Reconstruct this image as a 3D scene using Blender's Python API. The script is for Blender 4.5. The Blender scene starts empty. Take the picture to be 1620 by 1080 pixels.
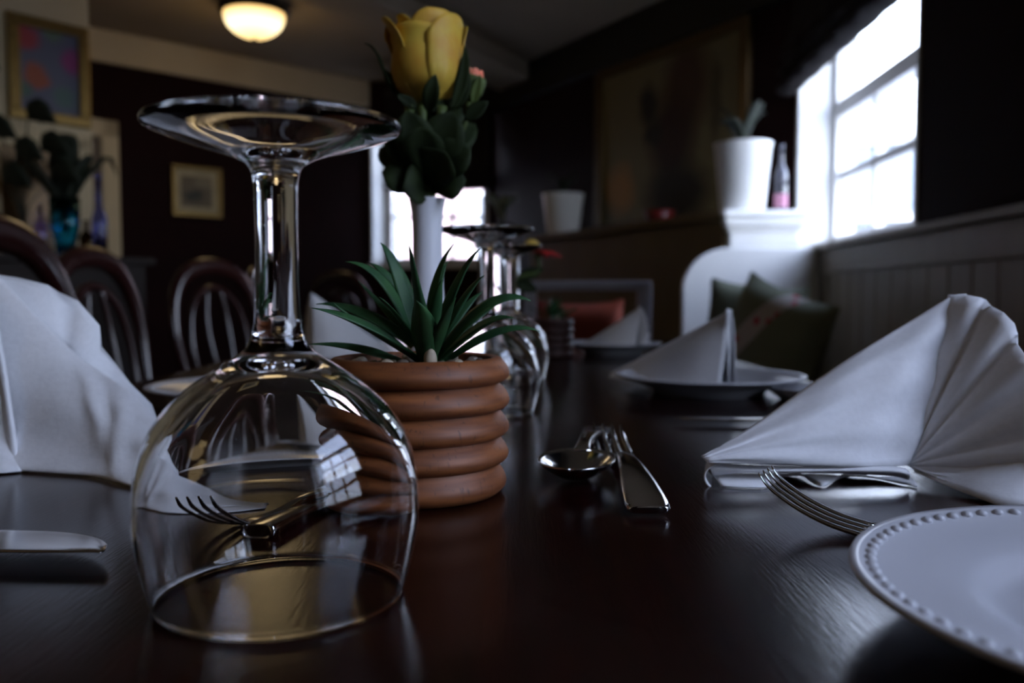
import bpy, math, random
from mathutils import Vector, Matrix
random.seed(7)
sc = bpy.context.scene
COL = sc.collection
PI = math.pi

# ------------------------------------------------------------------ camera
F = 1380.0                      # focal length in pixels of a 1620 x 1080 frame
TZ = 0.75                       # table top
CZ = TZ + 0.102                 # lens height
PITCH = math.atan(75 / F)       # looking slightly down
cam = bpy.data.cameras.new('camera'); cam_o = bpy.data.objects.new('camera', cam)
COL.objects.link(cam_o); sc.camera = cam_o
cam.sensor_width = 36; cam.lens = F / 1620 * 36
cam_o.location = (0, 0, CZ); cam_o.rotation_euler = (PI / 2 - PITCH, 0, 0)
cam.clip_start = 0.01; cam.clip_end = 100
cam.dof.use_dof = True; cam.dof.focus_distance = 0.38; cam.dof.aperture_fstop = 8.0

# ------------------------------------------------------------------ world, exposure
SKY = 11.0
w = bpy.data.worlds.new('overcast_sky'); sc.world = w; w.use_nodes = True
wn = w.node_tree.nodes; wl = w.node_tree.links
bg = wn['Background']
tc = wn.new('ShaderNodeTexCoord'); sp = wn.new('ShaderNodeSeparateXYZ'); rm = wn.new('ShaderNodeValToRGB')
wl.new(tc.outputs['Generated'], sp.inputs[0]); wl.new(sp.outputs['Z'], rm.inputs[0]); wl.new(rm.outputs[0], bg.inputs['Color'])
rm.color_ramp.elements[0].position = 0.0; rm.color_ramp.elements[0].color = (0.80, 0.86, 1.0, 1)
rm.color_ramp.elements[1].position = 0.6; rm.color_ramp.elements[1].color = (0.56, 0.66, 1.0, 1)
bg.inputs['Strength'].default_value = SKY
vs = sc.view_settings
sc.display_settings.display_device = 'sRGB'
vs.view_transform = 'Standard'; vs.look = 'None'; vs.gamma = 1; vs.exposure = 0.5; vs.use_curve_mapping = False
cy = sc.cycles
cy.max_bounces = 14; cy.transmission_bounces = 12; cy.transparent_max_bounces = 16; cy.glossy_bounces = 6; cy.diffuse_bounces = 4
cy.sample_clamp_indirect = 4.0; cy.use_denoising = True

# ------------------------------------------------------------------ helpers
def ray(px, py):
    a = (px - 810) / F; b = (540 - py) / F
    return Vector((a, math.cos(PITCH) + b * math.sin(PITCH), -math.sin(PITCH) + b * math.cos(PITCH)))
def at(px, py, D):
    """point seen at px, py whose depth (world y) is D"""
    d = ray(px, py); return Vector((0, 0, CZ)) + d * (D / d.y)
def atz(px, py, z):
    """point seen at px, py on the level z above the table top"""
    d = ray(px, py); return Vector((0, 0, CZ)) + d * ((TZ + z - CZ) / d.z)

MATS = {}
def mat(name, col, rough=0.5, metal=0.0, var=0.12, scale=30.0, bump=0.0, spec=0.5, coat=0.0, sheen=0.0, emit=None, estr=0.0, stretch=(1, 1, 1), col2=None, trans=0.0, ior=1.45):
    if name in MATS: return MATS[name]
    m = bpy.data.materials.new(name); m.use_nodes = True
    nt = m.node_tree; n = nt.nodes; l = nt.links; p = n['Principled BSDF']
    t = n.new('ShaderNodeTexCoord'); mp = n.new('ShaderNodeMapping'); mp.inputs['Scale'].default_value = stretch
    nz = n.new('ShaderNodeTexNoise'); nz.inputs['Scale'].default_value = scale; nz.inputs['Detail'].default_value = 5
    l.new(t.outputs['Object'], mp.inputs['Vector']); l.new(mp.outputs[0], nz.inputs['Vector'])
    r = n.new('ShaderNodeValToRGB')
    c2 = col2 or [c * (1 - 2 * var) for c in col]
    r.color_ramp.elements[0].position = 0.3; r.color_ramp.elements[0].color = (*c2, 1)
    r.color_ramp.elements[1].position = 0.7; r.color_ramp.elements[1].color = (*col, 1)
    l.new(nz.outputs['Fac'], r.inputs[0]); l.new(r.outputs[0], p.inputs['Base Color'])
    p.inputs['Roughness'].default_value = rough; p.inputs['Metallic'].default_value = metal
    p.inputs['Specular IOR Level'].default_value = spec; p.inputs['Coat Weight'].default_value = coat
    p.inputs['Coat Roughness'].default_value = 0.1; p.inputs['Sheen Weight'].default_value = sheen
    p.inputs['Transmission Weight'].default_value = trans; p.inputs['IOR'].default_value = ior
    if emit: p.inputs['Emission Color'].default_value = (*emit, 1); p.inputs['Emission Strength'].default_value = estr
    if bump:
        b = n.new('ShaderNodeBump'); b.inputs['Strength'].default_value = bump; b.inputs['Distance'].default_value = 0.002
        l.new(nz.outputs['Fac'], b.inputs['Height']); l.new(b.outputs[0], p.inputs['Normal'])
    MATS[name] = m; return m

def glass_mat(name, col=(1, 1, 1), ior=1.5, rough=0.0):
    m = bpy.data.materials.new(name); m.use_nodes = True
    n = m.node_tree.nodes; l = m.node_tree.links; n.remove(n['Principled BSDF'])
    g = n.new('ShaderNodeBsdfGlass'); g.inputs['Color'].default_value = (*col, 1); g.inputs['IOR'].default_value = ior; g.inputs['Roughness'].default_value = rough
    l.new(g.outputs[0], n['Material Output'].inputs['Surface']); MATS[name] = m; return m
def pane_mat():
    """flat window pane: too thin to bend what is seen through it"""
    m = bpy.data.materials.new('window_pane_glass'); m.use_nodes = True
    n = m.node_tree.nodes; l = m.node_tree.links; n.remove(n['Principled BSDF'])
    tr = n.new('ShaderNodeBsdfTransparent'); gl = n.new('ShaderNodeBsdfGlossy'); gl.inputs['Roughness'].default_value = 0.02
    tr.inputs['Color'].default_value = (0.95, 0.97, 0.97, 1)
    lw = n.new('ShaderNodeLayerWeight'); lw.inputs['Blend'].default_value = 0.5
    pw = n.new('ShaderNodeMath'); pw.operation = 'POWER'; pw.inputs[1].default_value = 5
    fr = n.new('ShaderNodeMath'); fr.operation = 'MULTIPLY_ADD'; fr.inputs[1].default_value = 0.9; fr.inputs[2].default_value = 0.04
    l.new(lw.outputs['Facing'], pw.inputs[0]); l.new(pw.outputs[0], fr.inputs[0]); mx = n.new('ShaderNodeMixShader')
    l.new(fr.outputs[0], mx.inputs[0]); l.new(tr.outputs[0], mx.inputs[1]); l.new(gl.outputs[0], mx.inputs[2])
    l.new(mx.outputs[0], n['Material Output'].inputs['Surface']); return m

class MB:
    def __init__(s): s.v = []; s.f = []
    def add(s, vs, fs):
        o = len(s.v); s.v += [Vector(x) for x in vs]; s.f += [tuple(i + o for i in f) for f in fs]; return s
    def box(s, a, b, M=None):
        (x0, y0, z0), (x1, y1, z1) = a, b
        vs = [Vector(p) for p in ((x0,y0,z0),(x1,y0,z0),(x1,y1,z0),(x0,y1,z0),(x0,y0,z1),(x1,y0,z1),(x1,y1,z1),(x0,y1,z1))]
        if M: vs = [M @ p for p in vs]
        return s.add(vs, [(3,2,1,0),(4,5,6,7),(0,1,5,4),(1,2,6,5),(2,3,7,6),(3,0,4,7)])
    def lathe(s, prof, n=48, c=(0, 0, 0), M=None, closed=False):
        """prof: (r, z) list; r == 0 ends become poles"""
        vs = []; fs = []; idx = []
        for r, z in prof:
            if r < 1e-7: idx.append([len(vs)]); vs.append(Vector((c[0], c[1], c[2] + z)))
            else:
                idx.append(list(range(len(vs), len(vs) + n)))
                vs += [Vector((c[0] + r * math.cos(2*PI*i/n), c[1] + r * math.sin(2*PI*i/n), c[2] + z)) for i in range(n)]
        pairs = list(zip(idx[:-1], idx[1:])) + ([(idx[-1], idx[0])] if closed else [])
        for A, B in pairs:
            for i in range(n):
                j = (i + 1) % n
                if len(A) == 1 and len(B) == 1: break
                if len(A) == 1: fs.append((A[0], B[j], B[i]))
                elif len(B) == 1: fs.append((A[i], A[j], B[0]))
                else: fs.append((A[i], A[j], B[j], B[i]))
        if M: vs = [M @ p for p in vs]
        return s.add(vs, fs)
    def tube(s, pts, rad, n=8, flat=1.0, hint=(0, 0, 1), caps=True):
        """pts: Vectors; rad: number or list; flat: thickness along the hint side relative to the width"""
        pts = [Vector(p) for p in pts]; k = len(pts); vs = []; fs = []
        hint = Vector(hint)
        for i, p in enumerate(pts):
            t = (pts[min(i+1, k-1)] - pts[max(i-1, 0)]).normalized()
            a = t.cross(hint)
            if a.length < 1e-4: a = t.cross(Vector((1, 0, 0)))
            a.normalize(); b = a.cross(t).normalized()
            r = rad[i] if isinstance(rad, (list, tuple)) else rad
            for j in range(n):
                q = 2*PI*j/n
                vs.append(p + a * (r * math.cos(q)) + b * (r * flat * math.sin(q)))
        for i in range(k - 1):
            for j in range(n):
                jj = (j + 1) % n
                fs.append((i*n+j, i*n+jj, (i+1)*n+jj, (i+1)*n+j))
        if caps: fs.append(tuple(range(n))[::-1]); fs.append(tuple((k-1)*n + j for j in range(n)))
        return s.add(vs, fs)
    def grid(s, G):
        R = len(G); Cn = len(G[0])
        return s.add([p for row in G for p in row], [(i*Cn+j, i*Cn+j+1, (i+1)*Cn+j+1, (i+1)*Cn+j) for i in range(R-1) for j in range(Cn-1)])
    def ball(s, c, r, n=10, m=6, sq=(1, 1, 1)):
        prof = [(max(0, math.sin(PI*i/m)), -math.cos(PI*i/m)) for i in range(m + 1)]
        prof[0] = (0, -1); prof[-1] = (0, 1)
        M = Matrix.Translation(c) @ Matrix.Diagonal((r*sq[0], r*sq[1], r*sq[2], 1))
        return s.lathe(prof, n, M=M)
    def obj(s, name, m, parent=None, smooth=True, solid=0.0, bevel=0.0, sub=0, loc=None, angle=None, offset=-1):
        me = bpy.data.meshes.new(name)
        me.from_pydata([tuple(p) for p in s.v], [], s.f); me.validate(); me.update()
        if smooth:
            for p in me.polygons: p.use_smooth = True
            if angle: me.set_sharp_from_angle(angle=math.radians(angle))
        me.materials.append(m)
        o = bpy.data.objects.new(name, me); COL.objects.link(o)
        if parent: o.parent = parent
        if loc: o.location = loc
        if sub: d = o.modifiers.new('sub', 'SUBSURF'); d.levels = sub; d.render_levels = sub
        if solid: d = o.modifiers.new('solid', 'SOLIDIFY'); d.thickness = solid; d.offset = offset
        if bevel:
            d = o.modifiers.new('bevel', 'BEVEL'); d.width = bevel; d.segments = 2; d.limit_method = 'ANGLE'
        return o
def tag(o, label=None, cat=None, group=None, kind=None):
    if label: o['label'] = label
    if cat: o['category'] = cat
    if group: o['group'] = group
    if kind: o['kind'] = kind
    return o
def thing(name, label, cat, loc=(0, 0, 0), rz=0, group=None):
    o = bpy.data.objects.new(name, None); COL.objects.link(o); o.empty_display_size = 0.05
    o.location = loc; o.rotation_euler = (0, 0, rz); return tag(o, label, cat, group)
def struct_root(name, loc=(0, 0, 0)):
    o = bpy.data.objects.new(name, None); COL.objects.link(o); o.location = loc; o['kind'] = 'structure'; return o
KIDS = {}
def copy_tree(o, parent=None):
    c = o.copy(); COL.objects.link(c)
    if parent: c.parent = parent
    for ch in [x for x in COL.objects if x.parent == o]: copy_tree(ch, c)
    return c
def smooth_curve(pts, n):
    """Catmull-Rom through pts, n samples"""
    P = [Vector(p) for p in pts]; k = len(P) - 1; out = []
    for i in range(n):
        t = i / (n - 1) * k; j = min(int(t), k - 1); u = t - j
        a = P[j-1] if j > 0 else P[0] * 2 - P[1]; b = P[j]; c = P[j+1]; d = P[j+2] if j + 2 <= k else P[k] * 2 - P[k-1]
        out.append(0.5 * ((2*b) + (c - a) * u + (2*a - 5*b + 4*c - d) * u*u + (3*b - a - 3*c + d) * u**3))
    return out
def patch(rows, nu, nv):
    """smooth surface through a coarse grid of points"""
    R = [smooth_curve(r, nu) for r in rows]
    cols = [smooth_curve([r[i] for r in R], nv) for i in range(nu)]
    return [[cols[i][j] for i in range(nu)] for j in range(nv)]
def lin(a, b, t): return a + (b - a) * t

# ------------------------------------------------------------------ materials
cream = mat('cream_wall_paint', (0.62, 0.50, 0.32), 0.8, var=0.05, scale=4)
ceilm = mat('ceiling_paint', (0.32, 0.25, 0.17), 0.9, var=0.05, scale=3)
redw = mat('dark_red_wall_paint', (0.014, 0.0022, 0.0025), 0.85, var=0.15, scale=6, spec=0.2)
blackw = mat('blackened_timber', (0.008, 0.006, 0.005), 0.6, scale=20, stretch=(1, 1, 8))
whitep = mat('white_gloss_paint', (0.80, 0.79, 0.76), 0.35, var=0.03, scale=8)
taupe = mat('taupe_panel_paint', (0.27, 0.22, 0.16), 0.5, var=0.06, scale=10, stretch=(4, 4, 0.6))
olive = mat('brown_partition_paint', (0.17, 0.12, 0.055), 0.55, var=0.08, scale=6)
floorm = mat('dark_floor_boards', (0.05, 0.028, 0.018), 0.4, scale=12, stretch=(6, 0.6, 1))
blindm = mat('dark_blind_fabric', (0.012, 0.007, 0.006), 0.95, scale=150, bump=0.2, sheen=0.0)
chairm = mat('mahogany_polish', (0.030, 0.007, 0.006), 0.25, scale=14, stretch=(6, 6, 0.8), coat=0.3)
darkwood = mat('dark_sideboard_wood', (0.014, 0.006, 0.004), 0.7, scale=14, stretch=(1, 6, 6))
napm = mat('white_paper_napkin', (0.80, 0.80, 0.82), 0.9, var=0.03, scale=260, bump=0.12, sheen=0.2)
china = mat('white_china_glaze', (0.50, 0.50, 0.53), 0.22, var=0.02, scale=10)
vasem = mat('white_vase_glaze', (0.72, 0.73, 0.78), 0.3, var=0.02, scale=20)
steel = mat('polished_cutlery_steel', (0.62, 0.60, 0.58), 0.14, metal=1.0, var=0.05, scale=60)
leafm = mat('succulent_leaf_green', (0.035, 0.10, 0.030), 0.5, var=0.2, scale=50, bump=0.15, col2=(0.016, 0.055, 0.025), spec=0.35)
soilm = mat('dark_potting_soil', (0.02, 0.014, 0.01), 0.95, scale=300, bump=1.0)
stonem = mat('pale_pebble', (0.42, 0.34, 0.24), 0.6, var=0.2, scale=120)
stone2 = mat('grey_brown_pebble', (0.16, 0.12, 0.09), 0.35, var=0.25, scale=120)
rleaf = mat('rose_leaf_green', (0.016, 0.026, 0.007), 0.7, var=0.2, scale=60, col2=(0.007, 0.012, 0.003), spec=0.2)
sepalm = mat('fresh_stem_green', (0.07, 0.105, 0.02), 0.6, var=0.2, scale=60)
petal = mat('yellow_rose_petal', (0.52, 0.36, 0.045), 0.6, var=0.1, scale=45, col2=(0.46, 0.22, 0.02))
petal_o = mat('orange_petal', (0.80, 0.13, 0.05), 0.6, var=0.1, scale=60, col2=(0.8, 0.3, 0.2))
petal_r = mat('red_petal', (0.60, 0.02, 0.015), 0.6, scale=60)
petal_y = mat('yellow_floret', (0.80, 0.55, 0.10), 0.6, scale=60)
gold = mat('gilt_picture_frame', (0.26, 0.16, 0.045), 0.35, metal=0.7, var=0.15, scale=60)
bronze = mat('dark_bronze', (0.03, 0.022, 0.016), 0.35, metal=0.7)
greyp = mat('grey_lavender_paint', (0.40, 0.38, 0.42), 0.5, scale=10)
orangef = mat('orange_red_fabric', (0.26, 0.040, 0.010), 0.9, var=0.25, scale=7, col2=(0.09, 0.005, 0.004))
cushm = mat('green_cushion_linen', (0.10, 0.11, 0.07), 0.9, var=0.1, scale=200, bump=0.2)
pane = pane_mat()
wineglass = glass_mat('clear_glass')
tealglass = glass_mat('teal_glass', (0.35, 0.80, 0.95))
mauveglass = glass_mat('mauve_glass', (0.80, 0.74, 0.95))
amberglass = glass_mat('amber_glass', (0.40, 0.28, 0.12))
blueglass = glass_mat('pale_blue_glass', (0.72, 0.75, 1.0))

def table_mat():
    m = bpy.data.materials.new('polished_mahogany_table'); m.use_nodes = True
    n = m.node_tree.nodes; l = m.node_tree.links; p = n['Principled BSDF']
    t = n.new('ShaderNodeTexCoord'); mp = n.new('ShaderNodeMapping'); mp.inputs['Scale'].default_value = (14, 1.0, 1)
    a = n.new('ShaderNodeTexNoise'); a.inputs['Scale'].default_value = 9; a.inputs['Detail'].default_value = 8
    b = n.new('ShaderNodeTexNoise'); b.inputs['Scale'].default_value = 70; b.inputs['Detail'].default_value = 4
    l.new(t.outputs['Object'], mp.inputs[0]); l.new(mp.outputs[0], a.inputs['Vector']); l.new(mp.outputs[0], b.inputs['Vector'])
    r = n.new('ShaderNodeValToRGB'); l.new(a.outputs['Fac'], r.inputs[0]); l.new(r.outputs[0], p.inputs['Base Color'])
    r.color_ramp.elements[0].position = 0.3; r.color_ramp.elements[0].color = (0.006, 0.0007, 0.0006, 1)
    r.color_ramp.elements[1].position = 0.75; r.color_ramp.elements[1].color = (0.015, 0.0020, 0.0014, 1)
    bp = n.new('ShaderNodeBump'); bp.inputs['Strength'].default_value = 0.12; bp.inputs['Distance'].default_value = 0.0006
    l.new(b.outputs['Fac'], bp.inputs['Height']); l.new(bp.outputs[0], p.inputs['Normal'])
    p.inputs['Roughness'].default_value = 0.19; p.inputs['Specular IOR Level'].default_value = 0.33
    return m
tablem = table_mat()

def pot_mat():
    m = bpy.data.materials.new('turned_brown_wood'); m.use_nodes = True
    n = m.node_tree.nodes; l = m.node_tree.links; p = n['Principled BSDF']
    t = n.new('ShaderNodeTexCoord'); mp = n.new('ShaderNodeMapping'); mp.inputs['Scale'].default_value = (14, 14, 110)
    a = n.new('ShaderNodeTexNoise'); a.inputs['Scale'].default_value = 2.2; a.inputs['Detail'].default_value = 7
    mp2 = n.new('ShaderNodeMapping'); mp2.inputs['Scale'].default_value = (240, 240, 50)
    b = n.new('ShaderNodeTexNoise'); b.inputs['Scale'].default_value = 1.6; b.inputs['Detail'].default_value = 2
    l.new(t.outputs['Object'], mp.inputs[0]); l.new(mp.outputs[0], a.inputs['Vector'])
    l.new(t.outputs['Object'], mp2.inputs[0]); l.new(mp2.outputs[0], b.inputs['Vector'])
    r = n.new('ShaderNodeValToRGB'); l.new(a.outputs['Fac'], r.inputs[0])
    r.color_ramp.elements[0].position = 0.3; r.color_ramp.elements[0].color = (0.115, 0.032, 0.009, 1)
    r.color_ramp.elements[1].position = 0.72; r.color_ramp.elements[1].color = (0.27, 0.085, 0.022, 1)
    r2 = n.new('ShaderNodeValToRGB'); l.new(b.outputs['Fac'], r2.inputs[0])
    r2.color_ramp.elements[0].position = 0.27; r2.color_ramp.elements[0].color = (0.35, 0.3, 0.3, 1)
    r2.color_ramp.elements[1].position = 0.38; r2.color_ramp.elements[1].color = (1, 1, 1, 1)
    mx = n.new('ShaderNodeMixRGB'); mx.blend_type = 'MULTIPLY'; mx.inputs[0].default_value = 0.7
    l.new(r.outputs[0], mx.inputs[1]); l.new(r2.outputs[0], mx.inputs[2]); l.new(mx.outputs[0], p.inputs['Base Color'])
    p.inputs['Roughness'].default_value = 0.55
    return m
potm = pot_mat()

def blob_mat(name, base, blobs):
    """flat painting: soft patches of pigment (x, y, rx, ry, colour) in the canvas' own coordinates"""
    m = bpy.data.materials.new(name); m.use_nodes = True
    n = m.node_tree.nodes; l = m.node_tree.links; p = n['Principled BSDF']; p.inputs['Roughness'].default_value = 0.6
    t = n.new('ShaderNodeTexCoord'); nz = n.new('ShaderNodeTexNoise'); nz.inputs['Scale'].default_value = 9
    va = n.new('ShaderNodeVectorMath'); va.operation = 'MULTIPLY_ADD'; va.inputs[1].default_value = (0.08, 0.08, 0.08)
    l.new(t.outputs['Object'], nz.inputs['Vector']); l.new(nz.outputs['Color'], va.inputs[0]); l.new(t.outputs['Object'], va.inputs[2])
    prev = n.new('ShaderNodeRGB'); prev.outputs[0].default_value = (*base, 1); cur = prev.outputs[0]
    for (x, z, rx, rz, c) in blobs:
        s1 = n.new('ShaderNodeMapping'); s1.vector_type = 'TEXTURE'
        s1.inputs['Location'].default_value = (x + 0.04, 0.04, z + 0.04); s1.inputs['Scale'].default_value = (rx, 1000, rz)
        l.new(va.outputs[0], s1.inputs['Vector'])
        ln = n.new('ShaderNodeVectorMath'); ln.operation = 'LENGTH'; l.new(s1.outputs[0], ln.inputs[0])
        r = n.new('ShaderNodeValToRGB'); r.color_ramp.elements[0].position = 0.45; r.color_ramp.elements[0].color = (1, 1, 1, 1)
        r.color_ramp.elements[1].position = 1.0; r.color_ramp.elements[1].color = (0, 0, 0, 1)
        l.new(ln.outputs['Value'], r.inputs[0])
        mx = n.new('ShaderNodeMixRGB'); l.new(r.outputs[0], mx.inputs[0]); l.new(cur, mx.inputs[1]); mx.inputs[2].default_value = (*c, 1)
        cur = mx.outputs[0]
    l.new(cur, p.inputs['Base Color']); return m

# ================================================================== ROOM
CH = 2.26
# right wall frame: u runs along the wall away from the lens, v points outside
RO = Vector((0.926, 0, 0)); rd = Vector((0.0652, 1, 0)).normalized(); rn = Vector((rd.y, -rd.x, 0))
RM = Matrix(((rn.x, rd.x, 0, RO.x), (rn.y, rd.y, 0, 0), (0, 0, 1, 0), (0, 0, 0, 1)))   # local (v, u, z)
SILL = CZ + 0.18
W1 = (2.34, 3.56); W0 = (-0.70, 0.22); WT = CZ + 1.24
RW = 0.22
mb = MB()
mb.box((0.012, -2.0, 0), (RW, 6.0, SILL - 0.02), RM)
for a, b in ((-2.0, W0[0]), (W0[1], W1[0]), (W1[1], 6.0)): mb.box((0, a, SILL - 0.02), (RW, b, CH), RM)
for a, b in (W0, W1): mb.box((0, a, WT), (RW, b, CH), RM)
wr = mb.obj('wall_right', redw, smooth=False); wr['kind'] = 'structure'
# panelling under the sill
mb = MB(); mb.box((-0.012, -2.0, 0.935), (0.012, 3.6, SILL - 0.022), RM); mb.box((-0.018, -2.0, 0.925), (0.0, 3.6, 0.94), RM)
mb.box((-0.035, -2.0, SILL - 0.022), (0.012, 3.6, SILL), RM)
dado = mb.obj('trim_1', taupe, smooth=False, bevel=0.004); dado['kind'] = 'structure'
board_me = None
u = -0.25
while u < 3.5:
    if board_me is None:
        b = MB(); b.box((-0.006, 0.0025, 0.0), (0.010, 0.1225, 0.93), RM.to_3x3().to_4x4())
        o = b.obj('board', taupe, dado, smooth=False, bevel=0.003); board_me = o
    else:
        o = board_me.copy(); COL.objects.link(o)
    o.location = RO + rd * u; u += 0.125
# window sash builder in the wall's own frame: width along X, thickness along Y, up Z
def sash_window(name, width, z0, z1, M, cols, rows, meeting=None, upper_cols=1, bar=0.032):
    root = struct_root(name); root.matrix_world = M
    f = MB()
    for a, b in (((0, -.04, z0), (0.045, .04, z1)), ((width - .045, -.04, z0), (width, .04, z1)), ((0, -.04, z0), (width, .04, z0 + .05)), ((0, -.04, z1 - .05), (width, .04, z1))): f.box(a, b)
    f.obj('frame', whitep, root, smooth=False, bevel=0.003)
    zm = meeting or z1
    def bars(za, zb, nc, nr):
        xs = [0.045 + (width - .09) * i / nc for i in range(nc + 1)]; zs = [za + (zb - za) * i / nr for i in range(nr + 1)]
        for x in xs[1:-1]:
            MB().box((x - bar/2, -.018, za), (x + bar/2, .018, zb)).obj('glazing_bar', whitep, root, smooth=False)
        for z in zs[1:-1]:
            MB().box((xs[0], -.018, z - bar/2), (xs[-1], .018, z + bar/2)).obj('glazing_bar', whitep, root, smooth=False)
        for i in range(nc):
            for j in range(nr):
                MB().box((xs[i] + bar/2, -.002, zs[j] + bar/2), (xs[i+1] - bar/2, .002, zs[j+1] - bar/2)).obj('pane', pane, root, smooth=False)
    if meeting:
        MB().box((.045, -.03, zm - .03), (width - .045, .03, zm + .03)).obj('meeting_rail', whitep, root, smooth=False)
        bars(z0 + .05, zm - .02, cols, rows); bars(zm + .02, z1 - .05, upper_cols, 1)
    else: bars(z0 + .05, z1 - .05, cols, rows)
    return root
def portal(M, sx, sz, name):
    l = bpy.data.lights.new(name, 'AREA'); l.shape = 'RECTANGLE'; l.size = sx; l.size_y = sz; l.energy = 1
    o = bpy.data.objects.new(name, l); COL.objects.link(o); o.matrix_world = M; l.cycles.is_portal = True; return o
for name, (a, b), trimn in (('window_1', W1, 'trim_2'), ('window_3', W0, 'trim_3')):
    M = RM @ Matrix.Translation((0.17, b, 0)) @ Matrix.Rotation(-PI/2, 4, 'Z')
    sash_window(name, b - a, SILL, WT, M, 3, 2, meeting=SILL + 0.55)
    mb = MB()                       # white lined recess
    mb.box((-0.006, a, SILL - 0.004), (0.13, a + 0.012, WT), RM); mb.box((-0.006, b - 0.012, SILL - 0.004), (0.13, b + 0.03, WT), RM)
    mb.box((-0.006, a, WT - 0.012), (0.13, b, WT), RM); mb.box((0.0, a, SILL - 0.02), (0.13, b, SILL + 0.002), RM)
    t = mb.obj(trimn, whitep, smooth=False); t['kind'] = 'structure'
    P = RM @ Matrix.Translation((0.23, (a + b)/2, (SILL + WT)/2)) @ Matrix.Rotation(PI/2, 4, 'Y') @ Matrix.Rotation(PI/2, 4, 'Z')
    portal(P, b - a, WT - SILL, 'daylight_portal')

# partition with a ledge, its upper wall, back window wall, oblique red wall, chimney wall
P0 = Vector((0.813, 3.3, 0)); P1 = Vector((0.10, 4.78, 0)); LEDGE = CZ + 0.31
UW0 = Vector((1.155, 3.6, 0)); UW1 = Vector((-0.12, 5.88, 0)); BW0 = Vector((-0.96, 5.88, 0)); RW0 = BW0 - Vector((1.11, 1.03, 0)) * 1.9
def wall(name, A, B, z0, z1, m, th=0.1, holes=None):
    """vertical wall from A to B, thickness away from the room (to the left of A->B when th > 0)"""
    d = (B - A); L = d.length; d.normalize(); n = Vector((-d.y, d.x, 0))
    M = Matrix(((d.x, n.x, 0, A.x), (d.y, n.y, 0, A.y), (0, 0, 1, 0), (0, 0, 0, 1)))
    mb = MB()
    if holes:
        x0, x1, h0, h1 = holes
        mb.box((0, 0, z0), (x0, th, z1), M); mb.box((x1, 0, z0), (L, th, z1), M); mb.box((x0, 0, z0), (x1, th, h0), M); mb.box((x0, 0, h1), (x1, th, z1), M)
    else: mb.box((0, 0, z0), (L, th, z1), M)
    o = mb.obj(name, m, smooth=False); o['kind'] = 'structure'; return M, L
Mu, Lu = wall('wall_back_right', UW1, UW0, 0, CH, redw)
BZ0, BZ1 = CZ + 0.20, CZ + 1.15
Mb, Lb = wall('wall_back', BW0, UW1, 0, CH, redw, th=0.30, holes=(0.03, 0.80, BZ0, BZ1))
Mr, Lr = wall('wall_back_left', RW0, BW0, 0, CH, redw)
sash_window('window_2', 0.715, BZ0, BZ1, Mb @ Matrix.Translation((0.085, 0.24, 0)), 3, 3, bar=0.026)
mb = MB(); q = [(0.03, -0.004), (0.085, 0.235), (0.085, 0.29), (0.03, 0.29), (0.018, 0.05), (0.018, -0.004)]
mb.add([Mb @ Vector((x, y, BZ0)) for x, y in q] + [Mb @ Vector((x, y, BZ1)) for x, y in q], [tuple(range(6))[::-1], tuple(range(6, 12))] + [(k, (k+1) % 6, (k+1) % 6 + 6, k + 6) for k in range(6)])
mb.box((0.0, -0.05, BZ0 - 0.03), (0.82, 0.22, BZ0), Mb)
t = mb.obj('trim_4', whitep, smooth=False); t['kind'] = 'structure'
portal(Mb @ Matrix.Translation((0.415, 0.31, (BZ0 + BZ1)/2)) @ Matrix.Rotation(-PI/2, 4, 'X'), 0.77, BZ1 - BZ0, 'daylight_portal')
# cream band at the top of the oblique wall
mb = MB(); mb.box((0, -0.03, CH - 0.175), (Lr, 0.0, CH), Mr); t = mb.obj('trim_5', cream, smooth=False, bevel=0.01); t['kind'] = 'structure'
mb = MB(); mb.box((0, -0.06, CH - 0.21), (Lu, 0.0, CH), Mu); t = mb.obj('trim_6', blackw, smooth=False, bevel=0.004); t['kind'] = 'structure'
# partition body, ledge
pd = (P1 - P0).normalized(); pn = Vector((pd.y, -pd.x, 0))     # pn points away from the lens side
Mp = Matrix(((pd.x, pn.x, 0, P0.x), (pd.y, pn.y, 0, P0.y), (0, 0, 1, 0), (0, 0, 0, 1))); Lp = (P1 - P0).length
mb = MB(); mb.box((0.03, 0, 0), (Lp, 0.30, LEDGE - 0.03), Mp); t = mb.obj('wall_partition', olive, smooth=False); t['kind'] = 'structure'
mb = MB(); mb.box((0.02, -0.03, LEDGE - 0.03), (Lp, 0.36, LEDGE), Mp); t = mb.obj('trim_7', olive, smooth=False, bevel=0.005); t['kind'] = 'structure'
# white pilaster with moulded cap at the partition end
px0, px1, py = 0.818, 1.085, 3.30
mb = MB(); mb.box((px0, py, 0), (px1, py + 0.2, LEDGE - 0.06)); mb.box((px0 - 0.012, py - 0.012, LEDGE - 0.075), (px1 + 0.012, py + 0.21, LEDGE - 0.055))
mb.box((px0 - 0.022, py - 0.025, LEDGE - 0.055), (px1 + 0.02, py + 0.215, LEDGE - 0.025)); mb.box((px0 - 0.03, py - 0.035, LEDGE - 0.025), (px1 + 0.028, py + 0.22, LEDGE + 0.004))
t = mb.obj('trim_8', whitep, smooth=False, bevel=0.008); t['kind'] = 'structure'
# chimney wall at the left with its return
cw1 = Vector((-1.854, 3.89, 0)); cwd = Vector((0.64, 0.77, 0)).normalized(); cw0 = cw1 - cwd * 2.2
Mc, Lc = wall('wall_chimney', cw0, cw1, 0, CH, cream, th=0.35)
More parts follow.
